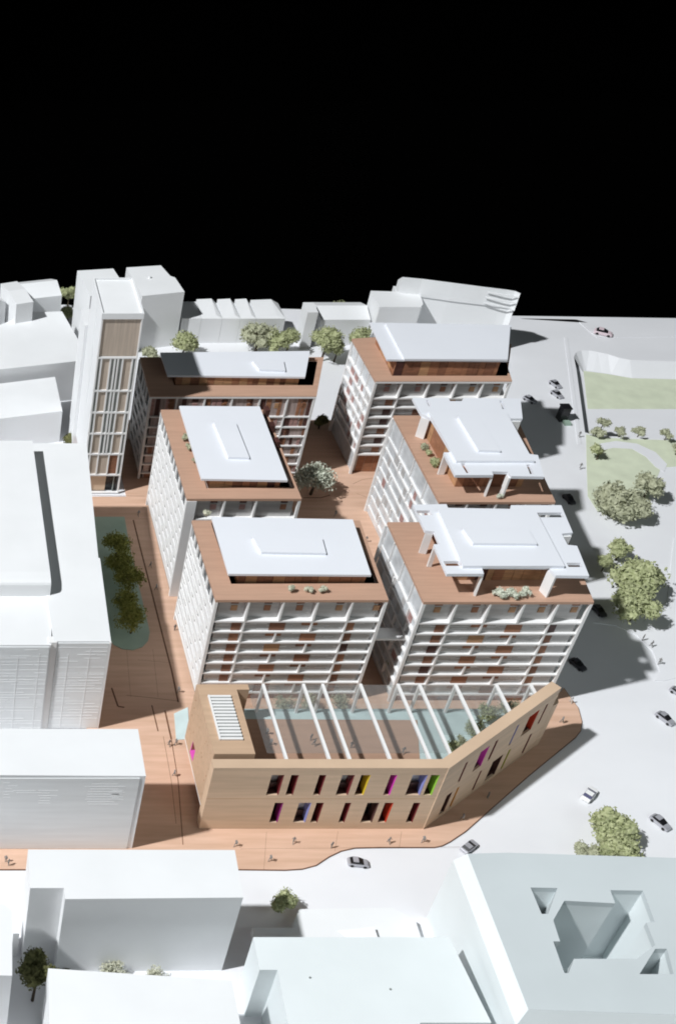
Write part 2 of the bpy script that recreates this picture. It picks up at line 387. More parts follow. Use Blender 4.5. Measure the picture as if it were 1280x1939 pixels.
        for f in range(len(levels)-1):
            zb, zt = levels[f+1], levels[f]-0.345
            for q in range(4):
                y = y0+1.5+(y1-y0-4)*(q+rnd.random()*0.7)/4
                bxp('wood_panel', rnd.choice([P5, P5, ACR, ACR, ACR]), t, x0+0.45, x0+0.6, y, y+rnd.uniform(1.0, 2.2), zb+0.02, zt-0.02)
            for q in range(2):
                y = y0+2+(y1-y0-4)*rnd.random()
                bxp('fin', FRAME, t, x0+0.08, x0+0.55, y, y+0.28, zb, zt)
        for q in range(1, 4):
            y = y0+(y1-y0)*q/4
            bxp('fin', FRAME, t, x0+0.1, x0+0.55, y, y+0.22, levels[0], ztop-0.56)
    return t
LV = [20.0, 17.45, 14.9, 12.35, 9.8, 7.25, 4.75, 2.15]
def plate_roof(t, poly, z0, z1, plate=None, holes=()):
    r = pzm('roof_slab', ROOFW, t, poly, z0, z1, holes)
    if plate: pzm('skylight_plate', ROOFW, r, plate, z1+0.002, z1+0.5)
    return r
ZD, ZR, ZL, ZG = 25.0, 30.2, 27.4, 28.8   # terrace, roofs on legs, low roofs
# block C (front left)
dC = [(54.6,156.5),(83.9,156.5),(85.2,177.9),(54.5,177.9)]
bC = block('office_block', 'front left office block with plain white roof and three shrubs on its wood terrace', dC, ZD, LV,
           [54.6,60.4,66.3,72.1,78.0,83.9], (1,4), {2:1, 3:0}, 'panel', 11, well=ats([(438,1106),(718,1105),(664,990),(400,990)], ZD))
pavilion(bC, rect(59.2,81.2,161.2,175.0), ZD-0.998, ZL-0.45, 3)
plate_roof(bC, ats([(433,1087),(703,1089),(668,984),(401,979)], ZL), ZL-0.45, ZL, ats([(495,1046),(618,1048),(610,1019),(479,1017)], ZL+0.5))
bxp('link_bridge', FRAME, bC, 84.3, 90.6, 158.2, 161.0, 13.7, 14.1)
# block F (front right)
dF = [(89.7,156.0),(118.5,156.0),(121.6,177.4),(90.1,177.4)]
bF = block('office_block', 'front right office block with notched white roof, three round shrubs on its front terrace', dF, ZD, LV,
           [89.7,95.5,101.2,107.0,112.7,118.5], (1,4), {2:0, 3:1}, 'glass', 12)
# block E (middle right)
dE = [(101.6,183.3),(123.2,183.3),(126.8,211.8),(101.9,211.8)]
bE = block('office_block', 'middle right office block with notched white roof and yellowish shrubs on its left terrace', dE, ZD, LV,
           [101.6,107.0,112.4,117.8,123.2], (1,), {2:0, 3:1}, 'glass', 13)
# block G (far right)
LG = [20.6, 18.15, 15.6, 13.1, 10.6, 8.1, 5.7]
dG = [(102.1,224.7),(131.0,224.7),(135.5,246.0),(102.0,242.0)]
bG = block('office_block', 'far right office block with one large unnotched white roof, behind the others', dG, ZD, LG,
           [102.1,107.9,113.7,119.5,125.2,131.0], (1,4), {2:0, 3:1}, 'glass', 14, fd=1.0, well=ats([(742,712),(960,712),(968,652),(715,652)], ZD), trim=True)
# block A (middle left)
dA = [(54.8,184.3),(76.2,184.3),(76.4,213.9),(54.8,213.9)]
bA = block('office_block', 'middle left office block, its plain white roof running lengthwise, shrubs along its left terrace', dA, ZD, LV,
           [54.8,62.0,67.9,76.2], (1,), {2:0}, 'panel', 15, well=ats([(392,925),(559,923),(504,785),(345,785)], ZD))
bxp('end_panel', WHITE, bA, 54.82, 56.7, 184.2, 184.296, 0.3, 24.4)
pavilion(bA, rect(59.6,73.0,188.3,209.0), ZD-0.998, ZL-0.45, 4)
plate_roof(bA, ats([(382,907),(545,910),(492,770),(340,769)], ZL), ZL-0.45, ZL, ats([(433,866),(473,867),(447,801),(405,799)], ZL+0.5))
# left-open roof frame on A's right edge
for u, v in ((512,790),(522,820),(531,850)):
    x, y = at(u, v, ZD); bxp('roof_fin', P4, bA, x-1.2, x-0.3, y, y+1.6, ZD+0.01, ZD+1.6)
# G roof
pavilion(bG, rect(106.6,128.6,227.4,240.0), ZD-0.998, ZG-0.45, 5)
rG = plate_roof(bG, ats([(733,681),(962,683),(968,616),(700,611)], ZG), ZG-0.45, ZG)
pzm('raised_plate', ROOFW, rG, ats([(766,680),(961,681),(966,617),(730,612)], ZG+0.45), ZG+0.002, ZG+0.45)
# F roof
holesF = [ats(h, ZR) for h in ([(788,967),(814,967),(819,976),(792,976)], [(1013,971),(1063,971),(1068,980),(1018,980)], [(839,1063),(868,1063),(874,1072),(844,1072)], [(1072,1066),(1099,1066),(1103,1074),(1076,1074)])]
rF = plate_roof(bF, ats([(782,956),(845,955),(848,962),(966,964),(967,957),(1062,957),(1084,1009),(1063,1011),(1074,1032),(1092,1034),(1115,1091),(1052,1090),(1038,1074),(911,1073),(916,1087),(846,1087),(821,1031),(832,1031),(822,1007),(805,1005)], ZR), ZR-0.6, ZR, None, holesF)
cp = pzm('raised_plate', ROOFW, rF, ats([(830,966),(1014,967),(1069,1072),(877,1072)], ZR+0.6), ZR+0.002, ZR+0.6)
pzm('skylight_plate', ROOFW, bF, ats([(896,1029),(1017,1030),(1000,1002),(876,1001)], ZR+1.1), ZR+0.602, ZR+1.1)
pavilion(bF, rect(97.0,113.6,161.6,174.0), ZD, ZR-0.6, 6)
def leg(t, a, b, z0=ZD, z1=ZR-0.6, th=0.35):
    a, b = Vector(a), Vector(b); d = (b-a).normalized(); nn = Vector((-d.y, d.x))*th/2
    pzm('roof_leg', FRAME, t, [tuple(a-nn), tuple(b-nn), tuple(b+nn), tuple(a+nn)], z0+0.01, z1-0.002)
g = lambda u, v: at(u, v, ZR)
for a, b in (((1040,1075),(1054,1089)), ((915,1075),(915,1086)), ((807,1004),(821,1006)), ((823,1030),(831,1030)), ((1065,1011),(1083,1010)), ((1076,1032),(1090,1033))):
    leg(bF, g(*a), g(*b))
# E roof
holesE = [ats(h, ZR) for h in ([(806,758),(811,758),(817,770),(812,770)], [(945,759),(950,759),(957,775),(951,775)], [(872,878),(880,878),(891,896),(883,896)], [(996,880),(1003,880),(1010,898),(1003,898)])]
rE = plate_roof(bE, ats([(781,754),(849,754),(852,760),(874,760),(877,754),(985,755),(989,793),(961,793),(1002,860),(1018,862),(1030,903),(968,902),(961,894),(931,893),(934,900),(862,900),(840,857),(855,857),(817,793),(810,790),(797,784)], ZR), ZR-0.6, ZR, None, holesE)
pzm('raised_plate', ROOFW, rE, ats([(811,779),(958,780),(1001,858),(1012,873),(864,873)], ZR+0.55), ZR+0.002, ZR+0.55)
pzm('skylight_plate', ROOFW, bE, ats([(906,853),(948,854),(910,794),(867,789)], ZR+1.05), ZR+0.552, ZR+1.05)
pavilion(bE, rect(106.0,118.6,188.0,208.0), ZD, ZR-0.6, 7)
for a, b in (((962,893),(967,901)), ((933,894),(933,899)), ((842,857),(854,857)), ((799,785),(815,791)), ((963,793),(987,793)), ((1003,860),(1016,861))):
    leg(bE, g(*a), g(*b))
# block B (behind, beside the tower)
dB = [(54.4,223.0),(89.7,223.0),(95.4,238.6),(54.6,238.6)]
LB = [17.0, 14.3, 11.8, 9.3, 6.8, 4.3, 1.9]
ZB = 22.3
bB = block('office_block', 'low rear office block beside the timber tower, one roof end in shadow', dB, ZB, LB,
           [54.4,60.3,66.2,72.0,77.9,83.8,89.7], (1,2,3,4,5), {}, 'panel', 16, core_mat=ACRB, fd=0.4, ud=0.4, trim=True, well=ats([(330,730),(593,730),(602,681),(320,681)], ZB))
pavilion(bB, rect(60.6,87.0,227.9,236.6), ZB-0.998, 24.05, 8)
plate_roof(bB, ats([(318,711),(578,714),(587,665),(304,668)], 24.5), 24.05, 24.5, ats([(492,700),(541,702),(537,683),(478,683)], 25.0))
for i in range(6):
    mbx = [54.4,60.3,66.2,72.0,77.9,83.8,89.7]; rnd = random.Random(50+i)
    for f, (zt, zb) in enumerate(zip([ZB-0.6]+[z-0.36 for z in LB[:-1]], LB)):
        x = mbx[i]+0.4
        while x < mbx[i+1]-0.8:
            wd = rnd.uniform(0.5, 1.0)
            if rnd.random() < 0.45: bxp('wood_panel', rnd.choice([P1, P5, P4, P2]), bB, x, x+wd, *((223.30, 223.42)), zb+0.05, zt-0.05)
            x += wd+rnd.uniform(0.15, 0.5)

# ------------------------------------------------------------------ timber tower
tw = thing('office_tower', 'tall narrow white tower with timber front panels in a white mullion grid', 'tower', (45.2, 225))
X0, X1, Y0, Y1 = 41.2, 49.4, 217.8, 232.4
pzm('core_wall', WHITE, tw, rect(X0+0.1, X1-0.1, Y0+0.5, Y1), 5.3, 44.0)
pzm('roof_slab', WHITE, tw, rect(X0-0.05, X1+0.1, Y0-0.1, Y1+0.05), 44.0, 44.9)
pzm('parapet', WHITE, tw, rect(X0-0.05, X1+0.1, Y0-0.1, Y1+0.05), 44.902, 45.3, [rect(X0+0.25, X1-0.25, Y0+0.25, Y1-0.25)])
pzm('rear_wing', WHITE, tw, rect(X0-0.6, X1-0.4, Y1+0.05, Y1+7), 0.27, 34.0)
bxp('facade_panel', TOWF, tw, X0+0.25, X1-0.25, Y0+0.25, Y0+0.45, 35.3, 43.9)
TL = [35.1, 27.1, 21.7, 16.3, 10.9, 5.3]
W = X1-X0
for z in TL: bxp('floor_slab', FRAME, tw, X0, X1, Y0, Y0+0.6, z-0.35, z+0.05)
for x in (X0, X1-0.3): bxp('column', FRAME, tw, x, x+0.3, Y0-0.02, Y0+0.5, 0.27, 44.0)
FR = [0.12, 0.345, 0.455, 0.535, 0.65, 0.885]
for i in range(5):
    zt, zb = TL[i]-0.36, TL[i+1]+0.06
    fr = FR if i < 4 else [0.12, 0.34, 0.62, 0.875]
    xs = [X0+0.3]+[X0+W*f for f in fr]+[X1-0.3]
    for k in range(len(xs)-1):
        wide = xs[k+1]-xs[k] > 1.3
        m = TOWF if wide else TOWG
        if i == 4 and k == 3: m = P1
        bxp('facade_panel', m, tw, xs[k]+0.03, xs[k+1]-0.03, Y0+0.30, Y0+0.48, zb, zt)
    for k, f in enumerate(fr):
        ww = 0.31 if i < 4 else 0.28
        bxp('mullion', FRAME, tw, X0+W*f-ww/2, X0+W*f+ww/2, Y0+0.03, Y0+0.4, zb, zt)
bxp('base_wall', WALLW, tw, X0+0.4, X0+W*0.64, Y0+1.0, Y0+1.6, 0.27, 4.94)
bxp('base_wall', BLACK, tw, X0+W*0.64+0.02, X1-0.5, Y0+1.2, Y0+1.7, 0.27, 4.94)
bxp('base_panel', TOWG, tw, X0+W*0.83, X0+W*0.86, Y0+0.8, Y0+1.1, 0.27, 4.94)
pzm('core_base', P1, tw, rect(X0+0.8, X1-0.8, Y0+1.8, Y1), 0.27, 5.29)
bxp('sill', FRAME, tw, X0, X1, Y0-0.05, Y0+0.5, 0.262, 0.42)
bxp('seam', ETCH, tw, X0+0.02, X0+0.12, Y0+6.2, Y0+6.35, 20, 43.9)

# ------------------------------------------------------------------ wood building with slotted wall and glazed court
wb = thing('wood_building', 'low bent timber building with coloured slot windows and a glazed court behind its front wall', 'building', (80, 135, 0.26))
ZW, TH = 15.6, 1.8
SL0 = Vector((86.9, 127.9)); SL1 = Vector((111.6, 145.1)); SD = (SL1-SL0).normalized(); SN = Vector((SD.y, -SD.x))
F0 = Vector((50.1, 128.0))
def ffront(a, b, c): return (F0.x+a, 128.0+c, b)           # along, height, depth
def fslant(a, b, c): q = SL0+SD*a-SN*c; return (q.x, q.y, b)
rowA, rowB = (8.9, 13.9), (1.9, 7.0)
WINF = [(59.5,61.5,rowA,C_MAR),(62.6,63.8,rowA,C_MAR),(67.0,68.1,rowA,C_MAR),(70.6,72.6,rowA,C_MAR),(73.6,75.1,rowA,C_YEL),(78.2,79.3,rowA,C_MAG),(81.7,84.1,rowA,C_BLU),(84.6,86.0,rowA,C_GRN),
        (61.3,62.7,rowB,C_PUR),(65.2,67.2,rowB,C_BLU),(68.0,69.2,rowB,C_MAR),(72.6,73.6,rowB,C_MAR),(76.2,78.1,rowB,P4),(79.0,80.4,rowB,C_RED),(83.6,84.7,rowB,C_MAR)]
rowC, rowD = (8.3, 13.3), (1.2, 6.4)
WINS = [(5.3,5.95,rowC,C_MAR),(9.2,11.6,rowC,C_MAG),(13.2,13.95,rowC,C_MAR),(19.0,19.6,rowC,C_BLU),(22.4,25.3,rowC,C_RED),(27.1,27.7,rowC,C_MAR),
        (3.5,5.0,rowD,P4),(6.2,6.9,rowD,C_ORG),(12.3,12.9,rowD,C_MAR),(15.8,18.7,rowD,P4),(20.2,20.9,rowD,C_LIM),(26.2,26.9,rowD,C_MAR)]
Lf = SL0.x-F0.x; Ls = (SL1-SL0).length
def hole2(a0, a1, r): return [(a0, r[0]), (a1, r[0]), (a1, r[1]), (a0, r[1])]
def slotted_wall(L, zt, lst, off, f):
    mb = MB(); rects = []
    rows = sorted({r for _, _, r, _ in lst}); zc = 0.27
    for r in rows:
        rects.append((0, L, zc, r[0])); x = 0
        for a, b in sorted((a-off, b-off) for a, b, q, _ in lst if q == r):
            rects.append((x, a, r[0], r[1])); x = b
            for p, q, w2, z2_ in ((a, a, r[0], r[1]), (b, b, r[0], r[1])):
                mb.add([f(p, w2, 0), f(p, z2_, 0), f(p, z2_, TH), f(p, w2, TH)], [(0,1,2,3)])
            for z in r: mb.add([f(a, z, 0), f(b, z, 0), f(b, z, TH), f(a, z, TH)], [(0,1,2,3)])
        rects.append((x, L, r[0], r[1])); zc = r[1]
    rects.append((0, L, zc, zt))
    for a, b, z0_, z1_ in rects:
        for c in (0, TH):
            q = [f(a, z0_, c), f(b, z0_, c), f(b, z1_, c), f(a, z1_, c)]
            mb.add(q if c == 0 else q[::-1], [(0,1,2,3)])
    for p in (0, L): mb.add([f(p, 0.27, 0), f(p, zt, 0), f(p, zt, TH), f(p, 0.27, TH)], [(0,1,2,3)])
    for z in (0.27, zt): mb.add([f(0, z, 0), f(L, z, 0), f(L, z, TH), f(0, z, TH)], [(0,1,2,3)])
    return mb
# mitre at the bend: the slanted wall starts a little inside
part('front_wall', slotted_wall(Lf, ZW, WINF, F0.x, ffront), WALLW, wb)
part('side_wall', slotted_wall(Ls, ZW-0.003, WINS, 0.0, fslant), WALLW, wb)
# string line between storeys
bxp('joint_line', P3, wb, F0.x+0.02, SL0.x-0.1, 127.985, 128.01, 8.02, 8.08)
for wi, (lst, f, off) in enumerate(((WINF, ffront, F0.x), (WINS, fslant, 0.0))):
    for (a, b, r, c) in lst:
        a -= off; b -= off
        wide = b-a > 1.7
        wn = part('window', MB().prism(hole2(a-0.25, b+0.25, (r[0]-0.1, r[1]+0.1)), TH+0.003, TH+0.15, f=f), ACRL if (wide and c is not P4) else BLACK, wb)
        part('reveal', MB().prism(hole2(b-0.14, b-0.002, (r[0]+0.002, r[1]-0.002)), 0.03, TH, f=f), c, wn)
        part('reveal', MB().prism(hole2(a+0.15, b-0.15, (r[0]+0.003, r[0]+0.12)), 0.35, TH, f=f), P4, wn)
        if wide and c is not P4: part('window_panel', MB().prism(hole2(a+0.02, b-0.15, (r[0]+0.13, r[0]+1.6)), TH-0.5, TH-0.4, f=f), P4, wn)
# return wall at the far end
q0 = SL1-SN*TH
pzm('return_wall', WALLW, wb, [(SL1.x+0.02,SL1.y),(SL1.x+1.4,SL1.y+0.9),(SL1.x+2.2,SL1.y+3.4),(SL1.x+0.6,SL1.y+3.4)], 0.27, 11.0)
# left wing
LX0, LX1, LY0, LY1, LZ = 50.6, 57.1, 130.5, 145.5, 16.0
part('left_wing', MB().prism([(LX0,LY0),(LX1,LY0),(LX1,LY1-1.2),(59.2,LY1-1.2),(59.2,LY1),(LX0,LY1)], 2.7, LZ), WINGW, wb)
pzm('wing_base', P2, wb, rect(LX0+0.9, LX1-0.1, LY0+0.2, LY1-0.3), 0.27, 2.69)
bxp('trim', FRAME, wb, LX0-0.03, LX0+0.3, LY0, LY1, 2.45, 2.69)
gr = MB().prism(ats([(397,1321),(438,1321),(461,1401),(415,1401)], LZ), LZ+0.003, LZ+0.08)
gro = part('roof_grille', gr, TOWG, wb)
ga, gb, gc, gd = [Vector(p) for p in ats([(397,1321),(438,1321),(461,1401),(415,1401)], LZ)]
for i in range(14):
    t0 = i/13.0; a = ga.lerp(gd, t0); b = gb.lerp(gc, t0)
    bxp('slat', FRAME, gro, a.x, b.x-0.1, a.y-0.20, a.y+0.20, LZ+0.084, LZ+0.36)
bxp('slat', FRAME, gro, ga.x-0.28, ga.x-0.004, gd.y-0.22, ga.y+0.22, LZ+0.084, LZ+0.42)
# magenta kite window in the wing's left wall
def onx(u, v, x):
    a, b = (u-CX)/FP, (v-CY)/FP; c, s = math.cos(PITCH), math.sin(PITCH); d = (a, c-b*s, -s-b*c); t = x/d[0]
    return (d[1]*t, CAMH+d[2]*t)
kt = [onx(u, v, LX0) for u, v in ((366,1404),(370,1423),(365,1442),(360,1424))]
kw = part('kite_window', MB().add([(LX0-0.02,y,z) for y, z in kt]+[(LX0+0.0,y,z) for y, z in kt], [(3,2,1,0)]+[(i,(i+1)%4,(i+1)%4+4,i+4) for i in range(4)]), C_MAG, wb)
kt2 = [onx(u, v, LX0-0.03) for u, v in ((366,1405),(369.5,1420),(362,1421))]
part('kite_shade', MB().add([(LX0-0.03,y,z) for y, z in kt2]+[(LX0-0.021,y,z) for y, z in kt2], [(2,1,0),(0,1,4,3),(1,2,5,4),(2,0,3,5)]), C_MAR, kw)
rnd = random.Random(5); pf = MB()
for i in range(26):
    y = rnd.uniform(LY0+0.8, LY1-0.8); z = rnd.uniform(4.5, 14.5); s = rnd.uniform(0.07, 0.14)
    pf.box(LX0-0.012, LX0+0.01, y-s, y+s, z-s, z+s)
o = part('perforations', pf, P2, wb); o['kind'] = 'stuff'
# court terrace: slab, wood floor, turquoise pools
ZT = 7.8
IN = [SL0-SN*TH+SD*0.8, SL1-SN*TH-SD*1.0]
terr = [(LX1+0.02,129.85),(IN[0].x,129.85),(IN[1].x,IN[1].y),(IN[1].x-0.5,147.6),(59.3,147.6),(59.3,LY1-1.25),(LX1+0.02,LY1-1.25)]
pzm('terrace_slab', WALLW, wb, terr, 0.28, ZT-0.1)
fl_ = ats([(470,1362),(790,1364),(838,1442),(470,1442)], ZT)
fl_[2] = (min(fl_[2][0], IN[0].x-1.2), fl_[2][1])
pzm('terrace_floor', DECK, wb, [(LX1+0.05,129.9),(fl_[2][0],129.9),fl_[1],(LX1+2.3,fl_[0][1]),(LX1+0.05,fl_[0][1])], ZT-0.098, ZT)
pzm('pool', TURQ, wb, [(59.4,fl_[0][1]+0.03),(fl_[1][0]+0.03,fl_[1][1]+0.03),(fl_[2][0]+0.03,129.9),(IN[0].x-0.1,129.9),(IN[1].x-0.6,IN[1].y+0.02),(IN[1].x-0.7,147.5),(59.4,147.5)], ZT-0.098, ZT-0.02)
# portal frames and roof glass
ZF = 14.7
FRX = []
for (uf, vf, ua, va) in ((546,1438,497,1297),(625,1438,575,1297),(664,1438,612,1299),(740,1437,683,1298),(813,1438,757,1300),(855,1431,796,1299),(911,1392,862,1299),(972,1356,940,1299),(1018,1322,1008,1300)):
    p = at(uf, vf, ZF); q = at(ua, va, ZF); x = (p[0]+q[0])/2
    fm = MB(); yb = 146.9
    fm.box(x-0.22, x+0.22, p[1]-0.2, yb, ZF-0.55, ZF).box(x-0.2, x+0.2, yb-0.45, yb-0.002, ZT, ZF-0.552)
    part('portal_frame', fm, FRAME, wb); FRX.append((x, p[1]))
xs = [59.3]+[f[0] for f in FRX]
for i in range(len(xs)-1):
    xa, xb = xs[i]+0.24, xs[i+1]-0.24
    ya = 131.9 if i < 5 else max(131.9, FRX[i][1]+0.2)
    mb = MB().add([(xa,ya,ZF-0.2),(xb,ya,ZF-0.2),(xb,146.8,ZF-0.2),(xa,146.8,ZF-0.2)], [(0,1,2,3)])
    part('roof_pane', mb, GLASS, wb)
    mb = MB().add([(xa,146.82,ZT+0.05),(xb,146.82,ZT+0.05),(xb,146.82,ZF-0.21),(xa,146.82,ZF-0.21)], [(0,1,2,3)])
    part('rear_pane', mb, GLASS, wb)

# ------------------------------------------------------------------ plain white context buildings
CTX = 'plain white card buildings around the scheme'
def mass(name, label, poly, z, wname='wall', group=CTX, z0=0.002, cat='building', holes=(), m=None):
    m = m or WHITE
    cx = sum(p[0] for p in poly)/len(poly); cy = sum(p[1] for p in poly)/len(poly)
    t = thing(name, label, cat, (cx, cy, 0), group)
    pzm(wname, m, t, poly, z0, z-0.25, holes)
    pzm('roof', m, t, poly, z-0.25+0.0005, z, holes)
    return t
def P(pts, z): return ats(pts, z)
# left box with etched front
zb_ = 18.3
lb = mass('box_building', 'long white box with a faintly etched front standing at the left edge of the plaza', P([(-320,1466),(277,1470),(262,1381),(-320,1379)], zb_), zb_)
xr, yr = at(277, 1470, zb_); rnd = random.Random(2)
pzm('front_sheet', ETCH, lb, rect(xr-70, xr-0.9, yr-0.14, yr-0.004), 0.3, zb_-0.4)
ln = MB()
for (ua, ub, va, vb, n_) in ((158,238,1480,1522,9),(208,240,1492,1512,6),(66,115,1492,1520,6),(0,36,1478,1510,6),(20,90,1492,1500,2)):
    xa, xb = at(ua,va,16)[0], at(ub,va,16)[0]
    for i in range(n_):
        z = zb_-0.4-(va-1470+ (vb-va)*i/n_)/7.6; s = rnd.uniform(0, 1.2)
        ln.box(xa+s, xb-rnd.uniform(0,1.5), yr-0.16, yr-0.141, z-0.05, z+0.05)
o = part('etched_lines', ln, ETCHL, lb); o['kind'] = 'stuff'
# large building at the left
z2 = 21.7
bl = thing('large_building', 'large white building with a curved upper roof and finely gridded frosted front at the left', 'building', (25, 165), CTX)
rb = P([(103,1215),(211,1215),(190,1057),(187,1057),(165,840),(40,840)], z2)
rb = [(rb[0][0],rb[0][1]),rb[1],rb[2],rb[3],rb[4],rb[5]]
pzm('right_wing', WHITE, bl, rb, 0.002, z2)
tr = P([(-300,1222),(98,1222),(98,1100),(-300,1100)], z2-0.25)
pzm('left_wing', WHITE, bl, tr, 0.002, z2-0.25)
xe = at(97,1097,24.6)[0]; yA = at(97,1100,24.6)[1]; yB = at(62,838,24.6)[1]
up = MB(); prof2 = [(yA-0.6,z2-0.23),(yA-0.5,z2+2.3),(yA-0.3,24.4),(yA+0.2,24.7),(yA+2.0,24.9),(yB,25.0),(yB,z2-0.23)]
def upx(y): return xe + (at(62,838,24.6)[0]-xe)*max(0,min(1,(y-yA)/(yB-yA)))
nv = len(prof2)
up.add([(-60,y,z) for y,z in prof2]+[(upx(y),y,z) for y,z in prof2], [(i,i+1,i+1+nv,i+nv)[::-1] for i in range(nv-1)]+[tuple(range(nv,2*nv)), (0,nv,2*nv-1,nv-1)[::-1]])
part('upper_roof', up, WHITE, bl)
for (xa, xb, yy, zt) in ((at(103,1215,z2)[0]+0.6, rb[1][0]-0.3, rb[1][1], z2-0.3), (-30, tr[1][0]-0.3, tr[1][1], z2-0.6)):
    pzm('front_sheet', ETCH, bl, rect(xa, xb, yy-0.14, yy-0.004), 0.3, zt)
    mb = MB(); z = 1.0; i = 0
    while z < zt-0.5:
        if rnd.random() < 0.8:
            x = max(xa, 0)
            while x < xb-1:
                wd = rnd.uniform(2, 6)
                if rnd.random() < 0.75: mb.box(x, min(x+wd, xb-0.1), yy-0.17, yy-0.141, z, z+rnd.choice([0.06,0.1,0.16]))
                x += wd+0.2
        z += rnd.uniform(0.45, 0.95)
    x = max(xa, 0)+2.0
    while x < xb-0.4: mb.box(x, x+0.14, yy-0.18, yy-0.142, 0.4, zt-rnd.uniform(0.2,3)); x += rnd.choice([3.2,3.6,2.4])
    o = part('etched_lines', mb, ETCHL, bl); o['kind'] = 'stuff'
bxp('corner_strip', FRAME, bl, rb[1][0]-0.22, rb[1][0]+0.06, rb[1][1]-0.2, rb[1][1]-0.003, 0.3, z2-0.02)
bxp('corner_strip', FRAME, bl, tr[1][0]-0.35, rb[0][0]+0.5, rb[0][1]-0.26, rb[0][1]+1.2, 0.3, z2-0.02)
# front-left building with stepped front
z3 = 18.5
mass('slab_building', 'wide white slab with a stepped shaded front below the plaza, two pale trees before it', P([(54,1609),(445,1610),(461,1700),(124,1703),(122,1682),(58,1682)], z3), z3)
z4 = 17.0
mass('corner_building', 'white building cut by the left picture edge next to a dark round tree', P([(-200,1711),(6,1711),(24,1725),(24,1848),(-200,1842)], z4), z4)
mass('annex', 'small narrow white annex behind the dark round tree at the lower left', P([(24,1737),(35,1737),(38,1768),(26,1768)], 6), 6.0)
z5 = 13.0
mass('front_building', 'blank white roof at the bottom left corner in front of the two pale trees', P([(92,1834),(440,1857),(462,1975),(95,1975)], z5), z5)
z6 = 12.2
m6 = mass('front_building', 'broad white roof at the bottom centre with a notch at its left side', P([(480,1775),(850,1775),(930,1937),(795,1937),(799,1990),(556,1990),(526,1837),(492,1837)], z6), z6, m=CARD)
for u, v in ((739,1874),(587,1852)):
    x, y = at(u, v, z6); part('roof_vent', MB().tube([(x,y,z6),(x,y,z6+0.16)],[0.16,0.12],8), TOWG, m6)
m7 = mass('low_plinth', 'low white stepped plinth behind the broad bottom centre roof', P([(566,1722),(742,1719),(786,1742),(803,1795),(480,1795),(478,1757),(553,1757)], 1.6), 1.6)
pr = MB(); a, b, c, d = P([(640,1757),(708,1757),(716,1782),(676,1782)], 2.4)
pr.add([(*a,1.61),(*b,2.6),(*c,2.6),(*d,1.61),(*b,1.61),(*c,1.61)], [(0,1,2,3),(1,4,5,2),(0,4,1),(3,2,5)]); part('rooflight', pr, WHITE, m7)
# big building bottom right with hexagonal court
z8, zl = 17.1, 14.8
t8 = thing('courtyard_building', 'big white building at the lower right with a hexagonal court and triangular light wells', 'building', (95, 98), CTX)
i8 = P([(885,1617),(960,1615),(1280,1625),(1500,1640),(1500,1930),(1280,1922),(1000,1912)], z8)
o8 = [(i8[0][0]-1.3,i8[0][1]+0.5),(i8[1][0],i8[1][1]+0.5),(i8[2][0],i8[2][1]+0.5),(i8[3][0]+1,i8[3][1]+0.5),(i8[4][0]+1,i8[4][1]-1.0),(i8[5][0],i8[5][1]-1.0),(i8[6][0]-1.3,i8[6][1]-1.0)]
hexa = P([(1068,1706),(1164,1711),(1155,1686),(1217,1687),(1239,1746),(1223,1747),(1240,1790),(1205,1816),(1086,1816),(1076,1843),(1068,1843),(1047,1783),(1060,1783),(1047,1743)], z8)
tri = P([(1004,1681),(1055,1682),(1037,1731),(1025,1731)], z8)
slot = P([(1240,1797),(1262,1797),(1275,1845),(1210,1845)], z8)
rf8 = MB().prism(i8, z8-1.0, z8, [hexa, tri, slot])
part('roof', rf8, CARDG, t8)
m = len(i8)
mb = MB().add([(*p,z8-0.02) for p in i8]+[(*p,zl) for p in o8]+[(*p,0.002) for p in o8], [(i,(i+1)%m,(i+1)%m+m,i+m)[::-1] for i in range(m)]+[(i+m,(i+1)%m+m,(i+1)%m+2*m,i+2*m)[::-1] for i in range(m)])
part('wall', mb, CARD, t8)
def well(pts, depth, name):
    n_ = len(pts); A = sum(pts[i][0]*pts[(i+1)%n_][1]-pts[(i+1)%n_][0]*pts[i][1] for i in range(n_))
    if A < 0: pts = pts[::-1]
    cx = sum(p[0] for p in pts)/n_; cy = sum(p[1] for p in pts)/n_
    mb = MB().add([(*p,z8-0.99) for p in pts]+[(*p,z8-depth) for p in pts], [(i,(i+1)%n_,(i+1)%n_+n_,i+n_) for i in range(n_)]+[tuple(range(n_,2*n_))])
    return part(name, mb, CARD, t8)
well(hexa, 16.5, 'court'); well(tri, 7.0, 'light_well'); well(slot, 7.0, 'light_well')
